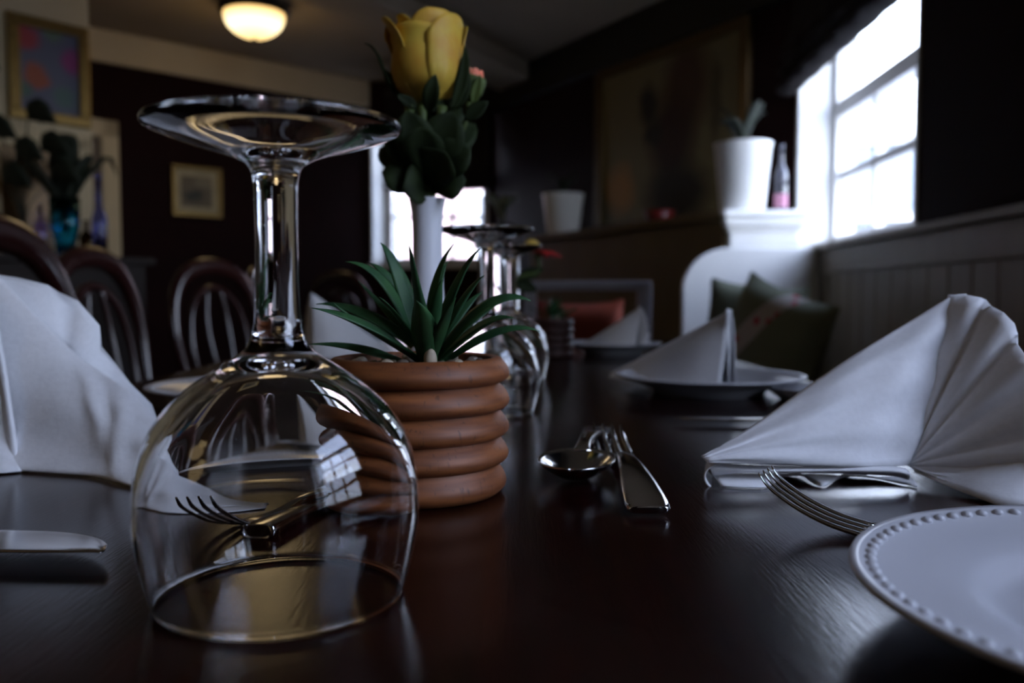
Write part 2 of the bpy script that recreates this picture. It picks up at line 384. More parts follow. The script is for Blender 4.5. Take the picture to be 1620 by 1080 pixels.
# enclosing walls out of view, floor, ceiling
wall('wall_left', Vector((-3.3, -2.0, 0)), Vector((-3.3, 4.2, 0)), 0, CH, redw)
wall('wall_front', Vector((1.0, -2.0, 0)), Vector((-3.3, -2.0, 0)), 0, CH, redw)
mb = MB(); mb.box((-3.6, -2.2, -0.1), (1.2, 6.2, 0)); t = mb.obj('floor', floorm, smooth=False); t['kind'] = 'structure'
mb = MB(); mb.box((-3.6, -2.2, CH), (1.18, 6.2, CH + 0.1)); t = mb.obj('ceiling', ceilm, smooth=False); t['kind'] = 'structure'
# ceiling beam
a = at(585, 0, 3.9); b = at(850, 130, 5.48); zb = (a.z + b.z)/2; A = Vector((a.x, a.y, 0)); B = Vector((b.x, b.y, 0)); d = (B - A).normalized()
A = A - d * 3.0; n = Vector((-d.y, d.x, 0)); L = (B - A).length + 0.1
M = Matrix(((d.x, n.x, 0, A.x), (d.y, n.y, 0, A.y), (0, 0, 1, 0), (0, 0, 0, 1)))
mb = MB(); mb.box((0, 0, zb), (L, 0.30, CH), M); t = mb.obj('beam', ceilm, smooth=False, bevel=0.01); t['kind'] = 'structure'
# door frame at the start of the oblique red wall
xd = (Vector((-2.23, 4.7, 0)) + Vector((1.11, 1.03, 0)) * 0.08 - RW0).length
dr = struct_root('door_1'); dr.matrix_world = Mr
DZ = CZ + 0.93
MB().box((xd - 0.09, -0.03, 0), (xd, 0, DZ)).box((xd - 0.95, -0.03, 0), (xd - 0.86, 0, DZ)).box((xd - 0.95, -0.03, DZ - 0.09), (xd, 0, DZ)).obj('door_frame', cream, dr, smooth=False, bevel=0.005)
MB().box((xd - 0.86, -0.012, 0), (xd - 0.09, 0, DZ - 0.09)).obj('door_leaf', mat('brown_door_paint', (0.10, 0.06, 0.03), 0.5), dr, smooth=False)
# outside
gm = mat('grey_paving', (0.35, 0.34, 0.33), 0.9, scale=2)
mb = MB(); mb.box((-12, 6.7, -0.35), (14, 18, -0.25)); mb.box((1.7, -12, -0.35), (14, 6.7, -0.25)); t = mb.obj('ground', gm, smooth=False); t['kind'] = 'structure'
hb = thing('far_building', 'pale pink rendered building seen outside through the back window', 'building', (-1.6, 12.0, -0.25))
MB().box((-3.5, 0, 0), (2.4, 3, 3.6)).obj('wall_block', mat('pale_pink_render', (0.62, 0.42, 0.38), 0.9, scale=3), hb, smooth=False)
MB().box((-3.7, -0.2, 3.6), (2.6, 3.2, 3.75)).obj('roof_slab', mat('slate_roof', (0.2, 0.2, 0.22), 0.7), hb, smooth=False)
for x in (-2.3, -0.7, 1.1):
    f = MB().box((x, -0.03, 1.2), (x + 0.8, 0.02, 2.5)).obj('window', whitep, hb, smooth=False)
    MB().box((x + 0.06, -0.04, 1.26), (x + 0.74, -0.03, 2.44)).obj('pane', mat('dark_far_glass', (0.1, 0.11, 0.12), 0.1), f, smooth=False)

wb = thing('pale_outbuilding', 'low pale grey outbuilding seen outside through the bright window beside the panelling', 'building', (4.7, 11.0, -.25), math.radians(-20))
MB().box((-3.2, 0, 0), (3.4, 3, 2.95)).obj('wall_block', mat('pale_blue_grey_render', (0.30, 0.34, 0.40), 0.9, scale=2), wb, smooth=False)
MB().box((-3.3, -.1, 2.95), (3.5, 3.1, 3.05)).obj('parapet', mat('pale_coping', (0.5, 0.5, 0.5), 0.9), wb, smooth=False)
f = MB().box((-.6, -.03, .9), (.4, .02, 2.1)).obj('window', whitep, wb, smooth=False)
MB().box((-.52, -.04, .98), (.32, -.03, 2.02)).obj('pane', mat('dark_far_glass', (0.1, 0.11, 0.12), 0.1), f, smooth=False)

# ================================================================== FURNITURE
# main table
tb = thing('dining_table', 'long polished dark mahogany dining table laid for a meal', 'table', (0, 0, 0))
TX0, TX1, TY0, TY1 = -0.44, 0.352, 0.02, 1.95
MB().box((TX0, TY0, TZ - 0.03), (TX1, TY1, TZ)).obj('tabletop', tablem, tb, smooth=False, bevel=0.004)
MB().box((TX0 + .08, TY0 + .08, TZ - .13), (TX1 - .08, TY1 - .08, TZ - .03)).obj('apron', darkwood, tb, smooth=False)
for x in (TX0 + .11, TX1 - .11):
    for y in (TY0 + .11, TY1 - .11):
        MB().lathe([(0, 0), (.02, 0), (.022, .03), (.026, .3), (.036, .5), (.03, .54), (.04, .56), (.04, TZ - .04), (0, TZ - .04)], 16, (x, y, 0)).obj('leg', darkwood, tb)

# wall bench with a white rounded end panel
bn = thing('wall_bench', 'white painted wall bench with a tall round-cornered end panel', 'bench', (0.82, 1.6, 0))
def bx(o, p): return (p[0] - o[0], p[1] - o[1], p[2])
bo = (0.82, 1.6)
EY = 3.18; ex0 = (1080 - 810)/F*EY; ex1 = 1.115; ez = CZ + (465 - 392)/F*EY; er = 0.15
prof = [(ex1, 0), (ex1, ez)]
for i in range(13):
    q = PI/2 + PI/2*i/12; prof.append((ex0 + er*1.15 + er*1.15*math.cos(q), ez - er + er*math.sin(q)))
prof.append((ex0, 0)); n = len(prof)
mb = MB(); mb.add([Vector((x - bo[0], EY - bo[1], z)) for x, z in prof] + [Vector((x - bo[0], EY + 0.035 - bo[1], z)) for x, z in prof], [tuple(range(n)), tuple(range(2*n-1, n-1, -1))] + [(i, i + n, (i+1) % n + n, (i+1) % n) for i in range(n)])
mb.obj('end_panel', whitep, bn, bevel=0.004, angle=40)
MB().box((0.56 - bo[0], 0.3 - bo[1], 0.42), (0.925 - bo[0], EY - bo[1], 0.46)).obj('seat', darkwood, bn, smooth=False, bevel=0.005)
MB().box((0.60 - bo[0], 0.3 - bo[1], 0.0), (0.63 - bo[0], EY - bo[1], 0.42)).obj('front_board', taupe, bn, smooth=False)

# cushions
def cushion(name, label, w_, h_, th, m, piping=None):
    root = thing(name, label, 'cushion', group=None)
    N = 14; G = []; top = []; bot = []
    for i in range(N + 1):
        r1 = []; r2 = []
        for j in range(N + 1):
            a = i/N*2 - 1; b = j/N*2 - 1
            k = (max(0, 1 - a**4) * max(0, 1 - b**4)) ** 0.5
            s = 1 - 0.09 * (1 - abs(a)**3) * (abs(b)**2); s2 = 1 - 0.09 * (1 - abs(b)**3) * (abs(a)**2)
            x = a * w_/2 * s2 if abs(a) > .2 else a*w_/2*s2; z = b * h_/2 * s
            r1.append(Vector((x, -th/2*k, z + h_/2))); r2.append(Vector((x, th/2*k, z + h_/2)))
        top.append(r1); bot.append(r2)
    MB().grid(top).grid([r[::-1] for r in bot]).obj('cover', m, root, sub=1)
    return root
def cushion_stripe_mat():
    m = bpy.data.materials.new('green_floral_cushion_fabric'); m.use_nodes = True
    n = m.node_tree.nodes; l = m.node_tree.links; p = n['Principled BSDF']; p.inputs['Roughness'].default_value = 0.9
    t = n.new('ShaderNodeTexCoord'); s = n.new('ShaderNodeSeparateXYZ'); l.new(t.outputs['Object'], s.inputs[0])
    a = n.new('ShaderNodeMath'); a.operation = 'MULTIPLY_ADD'; a.inputs[1].default_value = -0.6; l.new(s.outputs['Z'], a.inputs[0])
    a0 = n.new('ShaderNodeMath'); a0.operation = 'ADD'; a0.inputs[1].default_value = 0.20; l.new(s.outputs['X'], a0.inputs[0]); l.new(a0.outputs[0], a.inputs[2])
    ab = n.new('ShaderNodeMath'); ab.operation = 'ABSOLUTE'; l.new(a.outputs[0], ab.inputs[0])
    lt = n.new('ShaderNodeMath'); lt.operation = 'LESS_THAN'; lt.inputs[1].default_value = 0.035; l.new(ab.outputs[0], lt.inputs[0])
    v = n.new('ShaderNodeTexVoronoi'); v.inputs['Scale'].default_value = 26; l.new(t.outputs['Object'], v.inputs['Vector'])
    r = n.new('ShaderNodeValToRGB'); r.color_ramp.interpolation = 'CONSTANT'; l.new(v.outputs['Distance'], r.inputs[0])
    r.color_ramp.elements[0].color = (0.55, 0.04, 0.06, 1); r.color_ramp.elements[1].position = 0.3; r.color_ramp.elements[1].color = (0.55, 0.50, 0.45, 1)
    mx = n.new('ShaderNodeMixRGB'); l.new(lt.outputs[0], mx.inputs[0]); mx.inputs[1].default_value = (0.20, 0.22, 0.14, 1); l.new(r.outputs[0], mx.inputs[2])
    l.new(mx.outputs[0], p.inputs['Base Color']); return m
c1 = cushion('bench_cushion', 'dark green cushion propped against the white bench end panel', 0.34, 0.40, 0.13, cushm)
p = at(1172, 540, 2.86); c1.location = (p.x, 2.86, 0.50); c1.rotation_euler = (math.radians(-8), math.radians(6), math.radians(-34))
c2 = cushion('bench_cushion', 'green cushion with a pink and white floral stripe', 0.36, 0.42, 0.13, cushion_stripe_mat())
p = at(1222, 540, 2.42); c2.location = (p.x - 0.10, 2.36, 0.475); c2.rotation_euler = (math.radians(-10), math.radians(16), math.radians(-66))

# balloon-back chairs
def make_chair(label):
    root = thing('balloon_back_chair', label, 'chair', group='balloon-back chairs along the table')
    hw = 0.20
    pts = [(-.15, .03, .46), (-.165, .02, .56), (-.19, 0, .66), (-.2, -.015, .76), (-.175, -.03, .855), (-.11, -.038, .915), (0, -.04, .935), (.11, -.038, .915), (.175, -.03, .855), (.2, -.015, .76), (.19, 0, .66), (.165, .02, .56), (.15, .03, .46)]
    sp = smooth_curve(pts, 45); rr = [0.016 + 0.010 * math.exp(-((i - 22)/9.0)**2) for i in range(45)]
    MB().tube(sp, rr, 10, 0.75, (0, 1, 0)).obj('hoop', chairm, root)
    inner = [(-.10, .028, .46), (-.12, .012, .58), (-.135, -.008, .70), (-.115, -.024, .80), (-.06, -.034, .855), (0, -.036, .87), (.06, -.034, .855), (.115, -.024, .80), (.135, -.008, .70), (.12, .012, .58), (.10, .028, .46)]
    MB().tube(smooth_curve(inner, 37), 0.0105, 8, 0.8, (0, 1, 0)).obj('inner_hoop', chairm, root)
    for sx in (-1, 1):
        MB().tube(smooth_curve([(sx*.03, .03, .46), (sx*.042, .008, .62), (sx*.05, -.02, .76), (sx*.03, -.034, .87)], 16), 0.009, 8, 0.8, (0, 1, 0)).obj('spindle', chairm, root)
    n = 28; ring = lambda s, z: [Vector((s*.205*math.cos(2*PI*i/n), .22 + s*.2*math.sin(2*PI*i/n), z)) for i in range(n)]
    mb = MB(); vs = ring(.95, .42) + ring(1, .43) + ring(1, .455) + ring(.9, .47)
    mb.add(vs, [tuple(range(n))[::-1], tuple(range(3*n, 4*n))] + [(k*n+i, k*n+(i+1) % n, (k+1)*n+(i+1) % n, (k+1)*n+i) for k in range(3) for i in range(n)])
    mb.obj('seat', mat('dark_leather_seat', (0.03, 0.012, 0.01), 0.4), root)
    for x, y, dx, dy in ((-.14, .04, -.03, -.06), (.14, .04, .03, -.06), (-.14, .36, -.02, .03), (.14, .36, .02, .03)):
        MB().tube(smooth_curve([(x + dx, y + dy, 0), (x + dx*.4, y + dy*.4, .2), (x, y, .43)], 8), [.014, .014, .015, .016, .017, .018, .019, .02], 8).obj('leg', chairm, root)
    return root
ch = make_chair('mahogany balloon-back chair nearest the lens, its arch rising behind the large fan napkin')
def put_chair(o, x, y, face): o.location = (x, y, 0); o.rotation_euler = (0, 0, face)
put_chair(ch, -0.64, 1.14, -PI/2 + .05)
for (x, y, f, lb) in ((-.90, 1.95, -PI/2, 'second mahogany balloon-back chair from the lens, behind the fan napkin tips'), (-.86, 2.60, -PI/2 - .30, 'mahogany balloon-back chair seen between the chair row and the near glass stem'),
                      (-.92, 3.28, -PI/2 + .1, 'mahogany balloon-back chair half hidden by the near glass stem'), (-0.76, 3.95, -PI/2 + .9, 'turned mahogany chair behind the far white napkin, by the back window')):
    c = copy_tree(ch); put_chair(c, x, y, f); c['label'] = lb

# grey chair with orange cushion at the far table end
gc = thing('grey_chair', 'grey painted square-backed chair with an orange red cushion at the far end of the table', 'chair', (0.21, 2.45, 0))
for x in (-.16, .16):
    MB().box((x - .018, -.02, 0), (x + .018, .02, .885)).obj('leg', greyp, gc, smooth=False, bevel=.003)
    MB().box((x - .018, .36, 0), (x + .018, .40, .45)).obj('leg', greyp, gc, smooth=False, bevel=.003)
MB().box((-.178, -.022, .862), (.178, .022, .888)).obj('top_rail', greyp, gc, smooth=False, bevel=.004)
MB().box((-.18, -.02, .43), (.18, .41, .46)).obj('seat', greyp, gc, smooth=False, bevel=.004)
oc = cushion('chair_cushion', 'orange and red cushion standing on the grey chair', 0.27, 0.38, 0.12, orangef)
oc.location = (0.19, 2.53, 0.462); oc.rotation_euler = (math.radians(3), 0, 0)

# dark sideboard in front of the chimney wall
sbc = cw1 - cwd * 0.55 + Vector((cwd.y, -cwd.x, 0)) * 0.25
SBZ = 1.0
sb = thing('sideboard', 'tall dark wood sideboard against the cream wall, holding bottles and vases', 'sideboard', (sbc.x, sbc.y, 0), math.atan2(cwd.y, cwd.x))
MB().box((-.85, -.2, .06), (.55, .2, SBZ - .03)).obj('body', darkwood, sb, smooth=False, bevel=.004)
MB().box((-.88, -.23, SBZ - .03), (.58, .23, SBZ)).obj('top', darkwood, sb, smooth=False, bevel=.005)
for x in (-.82, -.13):
    d = MB().box((x, -.215, .1), (x + .64, -.2, SBZ - .06)).obj('door', darkwood, sb, smooth=False, bevel=.004)
    MB().ball((x + .56 if x < -.5 else x + .08, -.228, .55), .014).obj('knob', bronze, d)
for x in (-.8, .5):
    for y in (-.16, .16): MB().box((x - .03, y - .03, 0), (x + .03, y + .03, .06)).obj('foot', darkwood, sb, smooth=False)

# ================================================================== LIGHT, PICTURES, BLINDS
lp = at(402, 8, 4.3); LR = 0.145
lamp = thing('ceiling_lamp', 'flush round ceiling lamp with a glowing frosted bowl and dark bronze rim', 'lamp', (lp.x, 4.3, CH))
MB().lathe([(0, 0), (.115, 0), (.12, -.03), (LR + .02, -.035), (LR + .025, -.05), (LR + .012, -.06), (LR - .01, -.055), (0, -.05)], 40).obj('rim', bronze, lamp)
mb = MB().lathe([(LR, -.056)] + [(LR*math.cos(q), -.058 - .115*math.sin(q)) for q in [PI/2*i/12 for i in range(1, 12)]] + [(0, -.173)], 40)
def lamp_mat():
    m = bpy.data.materials.new('glowing_frosted_glass'); m.use_nodes = True
    n = m.node_tree.nodes; l = m.node_tree.links; n.remove(n['Principled BSDF'])
    e = n.new('ShaderNodeEmission'); e.inputs['Strength'].default_value = 1.9
    t = n.new('ShaderNodeTexCoord'); s = n.new('ShaderNodeSeparateXYZ'); l.new(t.outputs['Object'], s.inputs[0])
    mr = n.new('ShaderNodeMapRange'); mr.inputs[1].default_value = -.17; mr.inputs[2].default_value = -.06; l.new(s.outputs['Z'], mr.inputs[0])
    r = n.new('ShaderNodeValToRGB'); l.new(mr.outputs[0], r.inputs[0])
    r.color_ramp.elements[0].color = (0.75, 0.50, 0.20, 1); r.color_ramp.elements[1].color = (0.60, 0.36, 0.12, 1)
    k = r.color_ramp.elements.new(0.45); k.color = (1, 0.80, 0.46, 1)
    l.new(r.outputs[0], e.inputs['Color']); l.new(e.outputs[0], n['Material Output'].inputs['Surface']); return m
mb.obj('glass_bowl', lamp_mat(), lamp)
MB().ball((0, 0, -.178), .012).obj('finial', bronze, lamp)
pl = bpy.data.lights.new('lamp_glow', 'POINT'); pl.energy = 1.3; pl.color = (1, 0.72, 0.38); pl.shadow_soft_size = 0.22
po = bpy.data.objects.new('lamp_glow', pl); COL.objects.link(po); po.location = (lp.x, 4.3, CH - 0.32)
fill_lamp = copy_tree(lamp); fill_lamp.location = (-1.7, -.5, CH); fill_lamp['label'] = 'added fill lamp, a copy of the ceiling lamp behind the lens, out of the frame'  # unseen copy of the fixture, added to warm the shaded sides
po2 = po.copy(); COL.objects.link(po2); po2.data = pl.copy(); po2.data.energy = 2.5; po2.location = (-1.7, -.5, CH - .42)  # warm fill light of the added lamp

def picture(name, label, M, w_, h_, fw, fm, cm, mount=0):
    """hung flat on a wall: M's X along the wall, -Y into the room, origin at the bottom centre"""
    root = thing(name, label, 'picture'); root.matrix_world = M
    f = MB(); f.box((-w_/2, -.03, 0), (w_/2, -.002, fw)); f.box((-w_/2, -.03, h_ - fw), (w_/2, -.002, h_)); f.box((-w_/2, -.03, fw), (-w_/2 + fw, -.002, h_ - fw)); f.box((w_/2 - fw, -.03, fw), (w_/2, -.002, h_ - fw))
    f.obj('frame', fm, root, smooth=False, bevel=.004)
    if mount: MB().box((-w_/2 + fw, -.012, fw), (w_/2 - fw, -.003, h_ - fw)).obj('mount', mat('cream_mount_card', (0.45, 0.38, 0.24), 0.9), root, smooth=False)
    MB().box((-w_/2 + fw + mount, -.014, fw + mount), (w_/2 - fw - mount, -.004, h_ - fw - mount)).obj('canvas', cm, root, smooth=False)
    return root
# flower painting on the chimney wall
def on_wall(A, d, px):
    """distance along the wall line A + s d where the ray of column px meets it"""
    k = (px - 810) / F; return (k * A.y - A.x) / (d.x - k * d.y)
s0 = on_wall(cw0, cwd, 22); s1 = on_wall(cw0, cwd, 148); sm = (s0 + s1)/2; yc = (cw0 + cwd * sm).y
zt = at(84, 33, yc).z; zb_ = at(84, 196, yc).z
picture('flower_painting', 'gilt framed painting of pink and orange flowers on a blue ground', Mc @ Matrix.Translation((sm, 0, zb_)), s1 - s0, zt - zb_, 0.045, gold,
        blob_mat('flower_canvas', (0.10, 0.10, 0.15), [(-.09, .34, .07, .07, (.30, .03, .04)), (.02, .38, .05, .05, (.10, .14, .10)), (.10, .27, .06, .07, (.24, .03, .14)), (-.05, .19, .06, .06, (.30, .07, .03)), (-.10, .13, .04, .05, (.07, .12, .09)), (.06, .12, .07, .06, (.08, .13, .12))]))
# cream framed dark amber mirror below it
s0 = on_wall(cw0, cwd, -20); s1 = on_wall(cw0, cwd, 146); sm = (s0 + s1)/2
mr_t = at(84, 214, yc).z
mroot = thing('wall_mirror', 'cream framed amber mirror on the cream wall below the flower painting', 'mirror'); mroot.matrix_world = Mc @ Matrix.Translation((sm, 0, 1.02))
W_ = s1 - s0; H_ = mr_t - 1.02
MB().box((-W_/2, -.025, 0), (-W_/2 + .06, -.002, H_)).box((W_/2 - .06, -.025, 0), (W_/2, -.002, H_)).box((-W_/2, -.025, H_ - .06), (W_/2, -.002, H_)).box((-W_/2, -.025, 0), (W_/2, -.002, .06)).obj('frame', cream, mroot, smooth=False, bevel=.005)
MB().box((-W_/2 + .06, -.012, .06), (W_/2 - .06, -.004, H_ - .06)).obj('mirror_glass', mat('amber_mirror', (0.16, 0.09, 0.03), 0.35, metal=0.3), mroot, smooth=False)
# small picture on the oblique red wall
rwd = (BW0 - RW0).normalized()
s0 = on_wall(RW0, rwd, 274); s1 = on_wall(RW0, rwd, 352); sm = (s0 + s1)/2; yc = (RW0 + rwd * sm).y
picture('small_picture', 'small landscape in a pale mount hung alone on the dark red wall', Mr @ Matrix.Translation((sm, 0, at(312, 343, yc).z)), s1 - s0, at(312, 264, yc).z - at(312, 343, yc).z, 0.02, gold,
        blob_mat('small_landscape', (0.13, 0.10, 0.06), [(-.02, .12, .08, .05, (.03, .03, .02)), (.05, .2, .08, .04, (.20, .16, .10))]), 0.035)
# large picture above the ledge
uwd = (UW1 - UW0).normalized()
s0 = on_wall(UW0, uwd, 1185); s1 = on_wall(UW0, uwd, 945); sm = (s0 + s1)/2; pc = UW0 + uwd * sm
PW = s1 - s0; PH = 0.88
red1 = (.028, .003, .003); dk = (.008, .005, .005)
picture('large_painting', 'large dim painting of a dark haired figure in a dark red robe above the ledge', Mu @ Matrix.Translation((Lu - sm, 0, LEDGE + .012)), PW, PH, 0.055, mat('dark_gilt', (0.10, 0.06, 0.02), 0.4, metal=0.4),
        blob_mat('large_canvas', (0.17, 0.14, 0.065), [(-.36, .22, .16, .16, (.38, .19, .05)), (.16, .66, .22, .3, (.06, .02, .01)), (.06, .42, .22, .28, red1), (.1, .16, .3, .2, dk), (-.12, .62, .10, .13, dk), (-.08, .47, .09, .1, dk), (.36, .55, .05, .25, (.07, .055, .025))]))

def roman_blind(name, label, M, w_, z0, z1, sag=0.03):
    root = thing(name, label, 'blind'); root.matrix_world = M
    n = 24; rows = []
    prof = [(-.02, z1), (-.03, z1 - .12), (-.035, lin(z1, z0, .5)), (-.075, z0 + .16), (-.045, z0 + .12), (-.09, z0 + .09), (-.05, z0 + .06), (-.09, z0 + .02), (-.06, z0), (-.02, z0 + .01), (-.012, z0 + .1)]
    for (v, z) in smooth_curve([Vector((a, b, 0)) for a, b in prof], 40) and [(q.x, q.y) for q in smooth_curve([Vector((a, b, 0)) for a, b in prof], 40)]:
        rows.append([Vector((w_ * i/n, v * (1 + .12*math.sin(i*1.7)) , z - sag * math.sin(PI*i/n) * (1 if z < z0 + .2 else 0))) for i in range(n + 1)])
    MB().grid(rows).obj('fabric', blindm, root, solid=.003)
    MB().box((0, -.03, z1), (w_, -.002, z1 + .04)).obj('head_rail', blackw, root, smooth=False)
    return root
Mw1 = RM @ Matrix.Translation((0, W1[1] + .02, 0)) @ Matrix.Rotation(-PI/2, 4, 'Z')
roman_blind('roman_blind', 'dark gathered roman blind half down over the bright window beside the panelling', Mw1, W1[1] - W1[0] + .06, CZ + .80, CH - .05, 0.0)
roman_blind('roman_blind', 'black roman blind half down over the back window behind the rose', Mb @ Matrix.Translation((.115, 0, 0)), .70, CZ + .70, CH - .10, 0.01)

# ================================================================== LEDGE ITEMS
def planter(label, loc, r, h):
    root = thing('planter', label, 'planter', loc, group='white planters on the ledge')
    MB().lathe([(0, 0), (r*.74, 0), (r*.76, .004), (r*.97, h - .012), (r, h - .008), (r, h), (r - .008, h), (r*.72, .03), (0, .03)], 36).obj('body', whitep, root, angle=50)
    MB().lathe([(0, h - .03), (r*.92, h - .035)], 24).obj('soil', soilm, root)
    return root
p = at(1174, 332, 3.42); planter('white tapered planter on top of the white pilaster cap', (p.x - 0.0, 3.42, LEDGE + .004), 0.112, 0.268)
p = at(882, 372, 4.72); planter('white tapered planter in shadow at the far end of the ledge', (p.x + .03, 4.72, LEDGE), 0.112, 0.225)
def leafy(name, label, cat, loc, n, hgt, spread, m, lw=.02, group=None, tilt=.5, seed=1):
    rnd = random.Random(seed); root = thing(name, label, cat, loc, group=group)
    for i in range(n):
        a = 2*PI*i/n + rnd.uniform(-.3, .3); h = hgt * rnd.uniform(.6, 1); s = spread * rnd.uniform(.5, 1)
        pts = smooth_curve([(0, 0, 0), (s*.25*math.cos(a), s*.25*math.sin(a), h*.55), (s*.8*math.cos(a), s*.8*math.sin(a), h*.95), (s*math.cos(a), s*math.sin(a), h*rnd.uniform(.7, 1))], 9)
        MB().tube(pts, [lw*q for q in (.25, .4, .7, .95, 1, .9, .65, .35, .04)], 6, .22, (0, 0, 1)).obj('leaf', m, root)
    return root
dleaf = mat('dark_leaf', (0.012, 0.018, 0.008), 0.6, scale=40)  # dark leaf green shared by the ledge and sideboard plants
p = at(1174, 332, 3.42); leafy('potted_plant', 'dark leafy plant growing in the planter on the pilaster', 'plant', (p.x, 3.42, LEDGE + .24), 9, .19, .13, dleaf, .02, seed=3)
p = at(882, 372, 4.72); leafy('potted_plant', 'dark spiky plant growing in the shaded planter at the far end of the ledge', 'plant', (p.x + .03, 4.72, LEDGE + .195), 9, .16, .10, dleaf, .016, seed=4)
p = at(800, 345, 5.45); leafy('pale_succulent', 'pale green broad-leaved succulent in front of the back window', 'plant', (-.06, 5.32, CZ + .42), 9, .20, .13, mat('pale_succulent_green', (0.22, 0.26, 0.16), 0.6, scale=30), .03, seed=6)
ps = thing('plant_stand', 'dark wooden pedestal holding the pale succulent near the back window', 'stand', (-.06, 5.32, 0))
MB().lathe([(0, 0), (.13, 0), (.13, .03), (.03, .06), (.025, .9), (.03, CZ + .26), (.09, CZ + .28), (.09, CZ + .30), (0, CZ + .30)], 20).obj('post', darkwood, ps, angle=40)
MB().lathe([(0, CZ + .301), (.05, CZ + .301), (.075, CZ + .42), (.068, CZ + .42), (0, CZ + .40)], 20).obj('pot', darkwood, ps, angle=40)
def bottle(name, label, loc, r, h, m, neck=.35, group=None):
    root = thing(name, label, 'bottle', loc, group=group)
    hb_ = h*(1 - neck)
    out = [(0, 0), (r*.9, 0), (r, r*.15), (r, hb_*.85), (r*.85, hb_*.95), (r*.36, hb_*1.12), (r*.32, h*.95), (r*.42, h*.955), (r*.42, h)]
    inn = [(r*.3, h), (r*.24, h*.95), (r*.28, hb_*1.12), (r*.77, hb_*.94), (r*.9, hb_*.84), (r*.9, r*.3), (0, r*.3)]
    MB().lathe(out + inn, 24).obj('glass', m, root)
    return root
p = at(1226, 333, 3.40)
bt = bottle('wine_bottle', 'slim dark bottle with a pink label between the planter and the bright window', (p.x + .022, 3.40, LEDGE + .004), .024, .26, mat('dark_bottle_glass', (0.02, 0.02, 0.04), 0.08, coat=1.0))
MB().lathe([(.0246, .02), (.0246, .07)], 24).obj('label', mat('pink_paper_label', (0.55, 0.25, 0.35), 0.8), bt)
# small things on the ledge in shadow
p = at(1010, 360, 4.0)
q = P0 + pd * .70 + pn * .18
lp_ = thing('ledge_bowl', 'small red and dark bowl in shadow on the ledge before the large painting', 'bowl', (q.x, q.y, LEDGE))
MB().lathe([(0, 0), (.04, 0), (.075, .07), (.07, .07), (.036, .008), (0, .008)], 24).obj('body', mat('dark_glazed_red', (0.12, 0.012, 0.01), 0.3), lp_)
# sideboard items
def on_sb(px, dy=0.0):
    A = Vector((sbc.x, sbc.y, 0)) + Vector((cwd.y, -cwd.x, 0)) * dy
    s = on_wall(A, cwd, px); q = A + cwd * s; return (q.x, q.y, SBZ)
vb = thing('teal_vase', 'teal blue glass vase holding dark foliage on the sideboard', 'vase', on_sb(107, 0))
MB().lathe([(0, 0), (.034, 0), (.036, .01), (.040, .06), (.055, .12), (.058, .24), (.054, .24), (.050, .12), (.035, .065), (.030, .012), (0, .012)], 32).obj('body', tealglass, vb)
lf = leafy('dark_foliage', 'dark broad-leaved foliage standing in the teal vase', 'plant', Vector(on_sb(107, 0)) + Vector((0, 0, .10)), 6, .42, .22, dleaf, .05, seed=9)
def dark_spray():
    root = thing('dried_spray', 'dark drooping dried leaf spray in the mauve bottle at the frame edge', 'plant', Vector(on_sb(40, 0.02)) + Vector((0, 0, .12)))
    rnd = random.Random(5)
    for i, (dx, dz) in enumerate(((-.05, .16), (.05, .40), (-.10, .34), (.0, .26), (.10, .28), (-.16, .60), (.14, .17))):
        MB().tube(smooth_curve([(0, 0, 0), (dx*.3, -.01, dz*.5), (dx, -.03, dz)], 7), .003, 5).obj('stem', dleaf, root)
        MB().tube(smooth_curve([(dx, -.03, dz), (dx + .05, -.04, dz + .03), (dx + .12, -.05, dz - .02)], 7), [.004, .03, .045, .05, .04, .02, .003], 6, .3, (0, 1, .3)).obj('leaf', dleaf, root)
    return root
dark_spray()
bottle('glass_bottle', 'mauve glass bottle on the sideboard beside the teal vase', on_sb(68, .06), .024, .20, mauveglass)
bottle('glass_bottle', 'tall pale blue glass bottle on the sideboard before the doorway', on_sb(161, .02), .030, .345, blueglass, .45)
bottle('glass_bottle', 'short amber glass bottle on the sideboard between the teal vase and the tall bottle', on_sb(140, .06), .026, .15, amberglass)
bottle('glass_bottle', 'small mauve bottle holding the drooping dried leaf spray', on_sb(40, .02), .022, .16, mauveglass)

# ================================================================== TABLE: GLASSES
def wine_glass(label, loc, group='upturned wine glasses'):
    root = thing('wine_glass', label, 'glass', loc, group=group)
    H = .1575
    ctl_out = [(.0414, .0006), (.0440, .010), (.0466, .025), (.0465, .036), (.0450, .047), (.0415, .0565), (.0355, .065), (.0275, .0722), (.0185, .0782), (.0118, .0825), (.0092, .0868), (.0078, .0925), (.0072, .102), (.0070, .115), (.0070, .130), (.0073, .139), (.0088, .1438), (.0140, .1468), (.0230, .1496), (.0330, .1528), (.0402, .1554)]
    out = [(v.x, v.y) for v in smooth_curve([Vector((a, b, 0)) for a, b in ctl_out], 72)]
    rim = [(.0416, .1563), (.0418, .1572), (.0414, .1579), (.0404, .1581)]
    base = [(.0330, .1562), (.0240, .1537), (.0150, .1511), (.0085, .1494), (0, .1488)]
    ctl_in = [(0, .0775), (.008, .0768), (.0165, .0735), (.0255, .0680), (.0335, .0610), (.0395, .0530), (.0432, .044), (.0450, .035), (.0452, .025), (.0428, .010), (.0404, .0006)]
    inn = [(v.x, v.y) for v in smooth_curve([Vector((a, b, 0)) for a, b in ctl_in], 44)]; inn[0] = (0, .0775)
    lip = [(.0409, .0)]
    prof = base[::-1] + rim[::-1] + out[::-1] + lip + inn[::-1]
    MB().lathe(prof[::-1], 96).obj('bowl_and_stem', wineglass, root)
    return root
g1 = wine_glass('large upturned wine glass closest to the lens, in front of the ribbed pot', (-.0785, .292, TZ + .0003))
